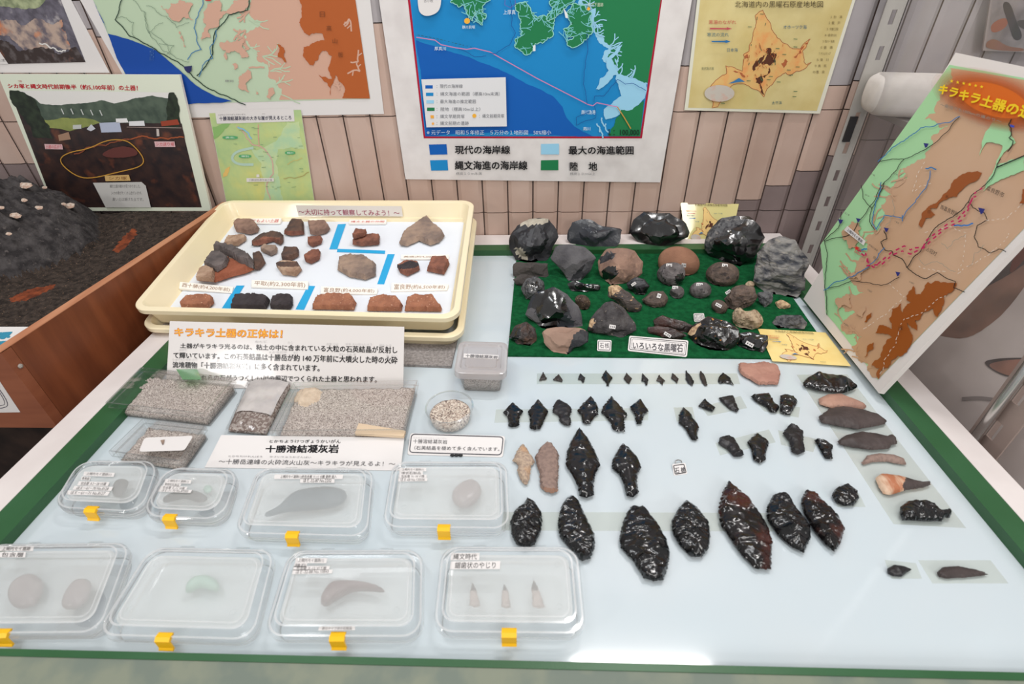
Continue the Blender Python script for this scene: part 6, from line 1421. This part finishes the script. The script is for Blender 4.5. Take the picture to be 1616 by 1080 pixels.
r3 = [
 (((295, 291), (330, 320), (369, 348), (350, 374), (310, 360), (256, 338)), OP, .006, 'small square broken black point above the leaning point'),
 (((388, 284), (486, 265), (501, 310), (524, 360), (510, 377), (470, 361), (428, 325)), OPG, .006, 'grey-black wedge-shaped broken point right of the small square one'),
 (((600, 274), (650, 259), (723, 254), (751, 310), (790, 345), (771, 377), (735, 380), (700, 340), (640, 310)), OP, .008, 'winged black broken point touching its right neighbour'),
 (((794, 269), (830, 264), (881, 275), (910, 305), (886, 350), (861, 394), (830, 394), (794, 377)), OP, .008, 'stubby black broken point right of the winged one'),
 (((399, 540), (440, 534), (491, 545), (521, 600), (557, 657), (530, 670), (490, 669), (450, 620), (388, 582)), OPG, .008, 'dull grey-black broken blade, first of the third row'),
 (((640, 510), (724, 580), (706, 625), (697, 690), (660, 716), (619, 690), (604, 620), (578, 575)), OP, .008, 'glossy black diamond point with a tapering base in the third row'),
 (((855, 460), (900, 480), (947, 515), (946, 570), (957, 635), (910, 657), (869, 640), (850, 560), (808, 515)), OPG, .009, 'grey ridged broken blade, third in the third row'),
 (((1016, 560), (1075, 556), (1140, 598), (1131, 640), (1141, 684), (1090, 682), (1064, 640), (1040, 595)), OP, .007, 'small black stepped fragment ending the third row')]
for i, (p_, m, t_, lab) in enumerate(r3): P_(lab, Z4(*p_), t_, m, G3_, seed=150+i, scars=13, sam=.3, res=26, jit=.012)
G4_ = 'large stemmed points in the middle'
P_('speckled orange stone point at the left of the middle row', Z3((192, 596), (230, 650), (275, 720), (246, 745), (241, 820), (223, 872), (205, 874), (174, 840), (157, 780), (160, 740), (123, 712), (150, 650)), .009, SPO, G4_, seed=160, scars=10, sam=.12, rough=.1)
P_('taupe matt stone point beside the speckled orange one', Z3((345, 586), (390, 603), (435, 665), (430, 780), (426, 917), (390, 930), (338, 920), (310, 891), (304, 800), (273, 695), (300, 640)), .010, TAUPE, G4_, seed=161, scars=5, sam=.1, rough=.04, edge=.35, patches=[(Z3((305, 888), (430, 904), (430, 935), (305, 930)), mat('taupe_break', (158, 124, 106), .8, .2))])
P_('longest black stemmed point in the middle of the table', Z3((572, 488), (640, 580), (692, 680), (710, 742), (681, 790), (666, 870), (669, 942), (620, 964), (569, 946), (559, 880), (519, 800), (480, 742), (489, 650), (519, 570)), .013, OP, G4_, seed=162, scars=64, sam=.30, res=52, jit=.006)
P_('shorter black stemmed point right of the longest one', Z3((857, 598), (900, 624), (962, 690), (987, 757), (961, 800), (959, 870), (972, 926), (930, 957), (884, 947), (869, 870), (839, 800), (788, 762), (794, 700), (829, 640)), .012, OP, G4_, seed=163, scars=50, sam=.30, res=44, jit=.006)
G5_ = 'large leaf-shaped points'
r5 = [
 (((145, 131), (176, 145), (206, 190), (212, 230), (206, 275), (178, 335), (140, 350), (98, 335), (76, 290), (70, 235), (89, 185), (128, 155)), OP, 'leftmost leaf-shaped black point just behind the labelled box'),
 (((340, 118), (371, 140), (411, 230), (442, 290), (442, 350), (421, 396), (385, 410), (358, 381), (328, 346), (288, 301), (278, 240), (294, 165), (319, 130)), OP, 'second leaf-shaped black point, partly behind the labelled box'),
 (((612, 161), (660, 174), (711, 230), (757, 310), (772, 370), (762, 440), (742, 492), (705, 497), (658, 482), (608, 401), (558, 351), (550, 310), (563, 240), (589, 180)), OP, 'largest glossy black leaf-shaped point at the front of the row'),
 (((845, 138), (891, 170), (942, 235), (950, 300), (942, 351), (911, 390), (865, 387), (818, 341), (783, 281), (780, 230), (809, 175)), OP, 'wide oval black leaf-shaped point below the hooked sign'),
 (((1030, 56), (1056, 75), (1121, 130), (1161, 190), (1202, 250), (1222, 320), (1217, 442), (1150, 442), (1088, 381), (1038, 311), (993, 241), (986, 170), (1004, 100)), OPM, 'longest leaf-shaped point, black mottled with reddish brown'),
 (((1255, 103), (1291, 130), (1341, 190), (1387, 250), (1392, 300), (1361, 370), (1310, 347), (1248, 291), (1198, 220), (1198, 170), (1224, 120)), OP, 'black leaf-shaped point just right of the mottled one'),
 (((1370, 93), (1411, 110), (1472, 170), (1517, 220), (1539, 270), (1521, 331), (1495, 365), (1453, 331), (1398, 261), (1358, 191), (1348, 140)), OPM, 'slender leaf-shaped point at the right end of the row')]
for i, (p_, m, lab) in enumerate(r5): P_(lab, Z5(*p_), .014, m, G5_, seed=170+i, scars=58, sam=.36, res=58, jit=.008)
flake('stone_flake', 'round glossy black flake right of the leaf-shaped points', 'stone flake', Z5((1548, 68), (1591, 95), (1604, 130), (1581, 162), (1540, 164), (1499, 146), (1483, 115), (1499, 90)), .010, OP, seed=180, scars=20, sam=.3, res=36)
G6_ = 'stone knives in the right column'
r6 = [
 (((150, 105), (190, 89), (260, 91), (308, 110), (325, 98), (347, 120), (377, 146), (360, 157), (320, 172), (260, 167), (200, 160), (138, 141), (134, 125)), OP, .013, 24, 'glossy black knife with a notched end, topmost of the right column'),
 (((203, 200), (240, 181), (300, 177), (350, 200), (401, 222), (420, 236), (405, 245), (340, 242), (260, 239), (208, 223)), ORK, .009, 4, 'orange-pink slender knife, second from top in the right column'),
 (((203, 280), (250, 244), (310, 235), (400, 249), (471, 270), (510, 301), (500, 312), (460, 321), (380, 334), (290, 320), (218, 306)), DULL, .011, 7, 'largest dull brown-black knife in the right column'),
 (((288, 390), (320, 364), (390, 347), (460, 356), (508, 368), (525, 357), (552, 380), (557, 401), (530, 406), (521, 422), (440, 427), (360, 416), (299, 404)), DULL, .010, 10, 'dull dark knife with a notched right end below the largest one'),
 (((396, 486), (420, 454), (470, 444), (541, 451), (586, 470), (597, 494), (570, 492), (510, 480), (450, 482), (405, 494)), TAUPE, .006, 5, 'thin brown crescent-shaped knife in the right column'),
 (((458, 555), (479, 537), (560, 544), (621, 562), (665, 574), (700, 571), (707, 583), (670, 597), (600, 607), (525, 630), (494, 624), (474, 595)), BAND, .010, 9, 'banded orange and grey knife with a pointed right end'),
 (((569, 685), (600, 659), (660, 659), (711, 678), (745, 699), (780, 699), (799, 716), (791, 732), (770, 730), (755, 747), (680, 747), (579, 742), (569, 715)), OP, .014, 26, 'glossy black knife with a knob end, lowest of the film column'),
 (((511, 960), (540, 944), (580, 949), (622, 965), (600, 977), (575, 997), (540, 994), (514, 981)), OPG, .006, 10, 'small black tear-shaped knife at the lower right'),
 (((733, 976), (760, 954), (820, 949), (900, 964), (965, 986), (940, 992), (860, 1000), (780, 1005), (744, 997)), DULL, .006, 10, 'slim dark blade pointing right at the lower right corner')]
for i, (p_, m, t_, ns, lab) in enumerate(r6):
    pat = [(Z6((600, 540), (720, 560), (720, 600), (590, 612), (580, 590)), DULL)] if 'banded' in lab else []
    P_(lab, Z6(*p_), t_, m, G6_, 'stone_knife', 'stone knife', seed=190+i, scars=ns, sam=.32 if ns > 12 else .14, res=44, jit=.006, patches=pat)

# ------------------------------------------------------------------ hinged clear display boxes
CL1 = clear('box_plastic', (255, 255, 255), .02, .34, .07); MILK = clear('membrane', (255, 255, 255), .01, .05, .3, milk=.42, milkcol=(252, 252, 248))
EDGE = clear('box_edge_highlight', (255, 255, 255), .10, .6, .12, milk=.42, milkcol=(255, 255, 255))  # milky white for the rim strips: highlights on clear plastic put into colour
LATCH = mat('yellow_latch', (248, 190, 22), .4, .45)
def membrane_box(label, q, h, lat, labels, grp='clear hinged boxes with yellow latches', rr=.016, zb=.02):
    """q: outer corners of the lid flange (px), h: their height"""
    W4 = [Q(x, y, h) for x, y in q]; c = sum(W4)/4; g = thing('hinged_box', label, 'display box', (c[0], c[1], T), grp)
    L_ = lambda ins, z: rquad(W4, ins, rr-ins*.6, T+z, 7)
    b = MB(); b.loft([L_(.007, .0005), L_(.0055, .0012), L_(.0042, h*.35), L_(.0038, h*.62), L_(.0004, h*.66), L_(.0004, h*.84), L_(.004, h*.84)], CL1, True, False); b.build('base', g, smooth=.6)
    b = MB(); b.loft([L_(.0034, h*.86), L_(0, h*.86), L_(0, h*1.08), L_(.0012, h*1.14), L_(.0045, h*1.15), L_(.0052, h*1.30), L_(.0068, h*1.42), L_(.0105, h*1.43), L_(.0118, h*1.33), L_(.0132, h*1.32)], CL1, False, True); lid = b.build('lid', g, smooth=.6)
    b = MB()
    for i0, z0, i1, z1 in ((0, .86, 0, .93), (.0004, .67, .0004, .73), (.0014, 1.145, .0030, 1.15), (.0070, 1.425, .0086, 1.43), (.0128, 1.325, .0137, 1.325), (.0056, .07, .0050, .14)):
        b.loft([L_(i0-.0001, h*z0+.0001), L_(i1-.0001, h*z1+.0001)], EDGE, False, False)
    b.build('rim_highlight', g, smooth=.6)
    b = MB(); b.add(L_(.010, h*1.20), [tuple(range(len(L_(.010, 0))))], MILK); b.build('membrane', g)
    tl, tr, br, bl = W4
    # four moulded rings on the lid, two hinge nubs
    cor = L_(.020, 0); n8 = len(cor)//4
    for k in range(4):
        o_ = np.array(cor[k*n8+n8//2]); b = MB(); z0 = T+h*1.325
        pr_ = lambda r, z: [(o_[0]+r*math.cos(t_), o_[1]+r*math.sin(t_), z) for t_ in np.linspace(0, 6.283, 14, endpoint=False)]
        b.loft([pr_(.0030, z0), pr_(.0030, z0+.0009), pr_(.0018, z0+.0009), pr_(.0018, z0)], CL1, False, False); b.build('moulded_ring', lid, smooth=.6)
    for u in (.28, .72):
        p_ = tl*(1-u)+tr*u; b = MB(); d_ = (tr-tl)/np.linalg.norm(tr-tl); p_[2] = T+h*.9
        b.tube(p_-d_*.006+np.array([0, .0005, 0]), p_+d_*.006+np.array([0, .0005, 0]), .0028, CL1, 12); b.build('hinge', g, smooth=.6)
    # latch: bridges the flange at the front edge
    f = bl*(1-lat)+br*lat; d_ = (br-bl)/np.linalg.norm(br-bl); o_ = np.array([d_[1], -d_[0], 0]); hw = .0062 if h > .015 else .0056
    b = MB(); pr_ = [(-.0052, h*1.16), (-.0008, h*1.22), (.0022, h*1.12), (.0026, h*.62), (.0042, h*.52), (.0036, h*.48), (.0014, h*.50), (.0008, h*1.0), (-.0052, h*1.10)]
    lp = [[tuple(f*[1, 1, 0]+d_*s_*hw+o_*x_+np.array([0, 0, T+z_])) for x_, z_ in pr_] for s_ in (-1, 1)]
    b.loft(lp, LATCH); b.build('latch', g)
    lp_ = tplane(h*1.335)
    for k, (lq, txt) in enumerate(labels):
        st = sheet(g, 'label', lp_, lq, PAPER, .0003); a = Art(lp_)
        a.text(txt, fixq(lq, .82), ink(120, 118, 118) if len(labels) > 2 or k > 3 else ink(84, 82, 82)); a.build('lettering', st)
    return g
def Z7(*k): return Zm(60, 700, 3.1775, *k)
def Z8(*k): return Zm(400, 700, 2.9926, *k)
ht = .019
membrane_box('small clear hinged box with five label strips, left in the second row', [(126, 729), (255, 729), (227, 813), (80, 805)], ht, .44, [(Z7((232, 142), (385, 148), (378, 168), (226, 162)), '上幌内モイ遺跡(1)'), (Z7((220, 166), (264, 168), (258, 186), (214, 184)), '骨角器'), (Z7((206, 190), (358, 194), (350, 214), (196, 210)), '包含層 Ａ2－28 Ⅶ層'), (Z7((182, 214), (376, 218), (366, 238), (172, 232)), 'ほＸ－61－70 No.8128'), (Z7((150, 236), (360, 242), (348, 262), (142, 256)), 'ほＸ－61－71 No.8127')], rr=.020)
membrane_box('small clear hinged box with a dark hook-shaped piece and green corner', [(262, 739), (381, 742), (354, 825), (220, 819)], ht, .36, [(Z7((640, 178), (770, 184), (764, 202), (634, 196)), '上幌内モイ遺跡(1)'), (Z7((632, 196), (718, 202), (712, 218), (626, 212)), '動物形石製品'), (Z7((618, 212), (750, 218), (742, 234), (610, 228)), '包含層 Ｅ-11 Ⅵ層'), (Z7((610, 228), (772, 234), (764, 248), (602, 242)), 'ほＥ-11-72 No.87302')], rr=.020)
membrane_box('large clear hinged box with a blue-grey spoon-shaped stone', [(407, 740), (592, 741), (582, 852), (368, 846)], ht, .44, [(Z8((100, 148), (424, 148), (420, 168), (96, 168)), '上幌内モイ遺跡(1)赤包含層 Ｖ-11 Ⅵ層 垂飾 装入'), (Z8((222, 166), (384, 166), (382, 186), (220, 186)), 'ほＥ-32-87 No.2202')])
membrane_box('large clear hinged box with a round shiny stone, right in the second row', [(620, 730), (801, 730), (806, 839), (602, 837)], ht, .485, [(Z8((690, 116), (816, 116), (816, 132), (690, 132)), '上幌内モイ遺跡(1)'), (Z8((688, 132), (800, 132), (800, 148), (688, 148)), '環状石製品'), (Z8((686, 148), (818, 148), (818, 162), (686, 164)), '包含層 Ｎ-18 Ⅵ層'), (Z8((684, 163), (822, 163), (820, 178), (682, 180)), 'ほＸ-68 No.120506')])
membrane_box('clear hinged box cut off by the photo edge at the lower left', [(-14, 860), (212, 858), (160, 1004), (-110, 1006)], ht, .42, [(Z7((-190, 514), (-20, 514), (-26, 540), (-200, 540)), '上幌内モイ遺跡'), (Z7((-190, 545), (-60, 545), (-66, 572), (-200, 572)), '包含層')])
membrane_box('clear hinged box without labels, second from left in the front row', [(238, 865), (438, 869), (402, 1016), (148, 1008)], ht, .44, [])
membrane_box('clear hinged box with a curved purple-brown stone and front caption', [(457, 870), (669, 869), (668, 1011), (414, 1010)], ht, .47, [(Z8((200, 542), (348, 542), (344, 566), (196, 566)), '上幌内モイ遺跡(1)'), (Z8((194, 566), (254, 566), (250, 584), (190, 584)), '鎌石'), (Z8((190, 580), (360, 580), (356, 598), (186, 600)), '包含層 Ｘ-12 Ⅵ下層'), (Z8((186, 597), (374, 596), (370, 614), (182, 618)), 'ほＥ-32-88 No.10843'), (Z8((310, 866), (480, 864), (480, 882), (306, 884)), '表のナイフ状の石製品')])
membrane_box('clear hinged box with three saw-toothed arrowheads at the front', [(697, 864), (912, 865), (926, 1006), (682, 1003)], ht, .5, [(Z8((934, 518), (1068, 518), (1066, 552), (930, 552)), '縄文時代'), (Z8((932, 558), (1166, 556), (1164, 594), (928, 594)), '鋸歯状のやじり')])
# what the boxes hold
tp = tplane(.006)
BLS = mat('blue_grey_stone', (86, 104, 116), .5, .4, (66, 84, 98), 30, (.35, .65), .3, 200); PUR = mat('purple_brown_stone', (118, 96, 100), .3, .5, (92, 74, 80), 30, (.35, .65)); DK1 = mat('dark_grey_stone', (70, 68, 72), .5, .4, (88, 86, 90), 40); GNS = mat('pale_green_stone', (150, 184, 172), .4, .4, (170, 200, 190), 40, (.35, .65)); LGS = mat('light_grey_stone', (160, 152, 154), .25, .5, (136, 126, 130), 30, (.35, .65))
def inbox(lab, pts, m, t=.008, n='carved_stone', **k): return flake(n, lab, 'stone', pts, t, m, tp, group='finds inside the hinged boxes', scars=0, prof=.5, rnd=2, jit=.003, **k)
inbox('dim grey stone inside the small box with five label strips', Z7((380, 200), (420, 180), (460, 186), (440, 240), (405, 276), (370, 262)), DK1)
inbox('dark hook-shaped stone inside the small box beside it', Z7((622, 290), (650, 262), (700, 248), (780, 236), (840, 256), (856, 286), (800, 300), (740, 276), (690, 286), (640, 300)), DK1)
inbox('pale green chip in the corner of the small box', Z7((826, 222), (860, 206), (880, 224), (860, 250), (834, 252)), GNS, .004)
inbox('blue-grey spoon-shaped stone inside the large second-row box', Z8((52, 334), (110, 310), (150, 270), (200, 226), (300, 208), (430, 210), (446, 262), (400, 300), (280, 318), (150, 324), (60, 352)), BLS, .012)
inbox('round shiny grey stone inside the right second-row box', Z8((936, 232), (980, 186), (1034, 168), (1078, 200), (1074, 262), (1020, 308), (960, 302), (938, 270)), LGS, .012)
inbox('grey stone inside the box at the photo edge', Z7((140, 740), (200, 676), (280, 690), (250, 800), (190, 838), (110, 830)), LGS, .010)
inbox('dull stone at the left of the box at the photo edge', Zm(0, 860, 1, (18, 60), (50, 42), (72, 60), (60, 96), (26, 104), (10, 84)), LGS, .010)
inbox('pale green half-round stone inside the unlabelled box', Z7((736, 752), (752, 700), (800, 666), (870, 664), (912, 700), (908, 748), (860, 738), (812, 722), (770, 748)), GNS, .010)
inbox('curved purple-brown stone inside the captioned box', Z8((314, 740), (350, 676), (390, 652), (470, 652), (560, 664), (616, 688), (622, 708), (560, 700), (470, 700), (410, 730), (350, 772), (322, 768)), PUR, .014)
ARW = mat('pale_arrow', (176, 164, 160), .35, .45, (150, 138, 136), 120, (.35, .65)); ARD = mat('dark_tip', (70, 66, 70), .3, .5)
for i, (p_, tip, lab) in enumerate(((((1034, 658), (1052, 690), (1072, 770), (1046, 776), (1020, 768), (1022, 700)), 696, 'left saw-toothed arrowhead in the front box'), (((1184, 664), (1204, 700), (1216, 776), (1192, 780), (1170, 772), (1174, 700)), 694, 'middle saw-toothed arrowhead in the front box'), (((1322, 644), (1344, 680), (1376, 772), (1350, 782), (1318, 774), (1312, 690)), 694, 'right saw-toothed arrowhead in the front box'))):
    flake('arrowhead', lab, 'arrowhead', Z8(*p_), .004, ARW, tplane(.014), 210+i, 6, .2, .015, group='arrowheads inside the front box', res=24, patches=[(Z8((1000, 600), (1400, 600), (1400, tip), (1000, tip)), ARD)])
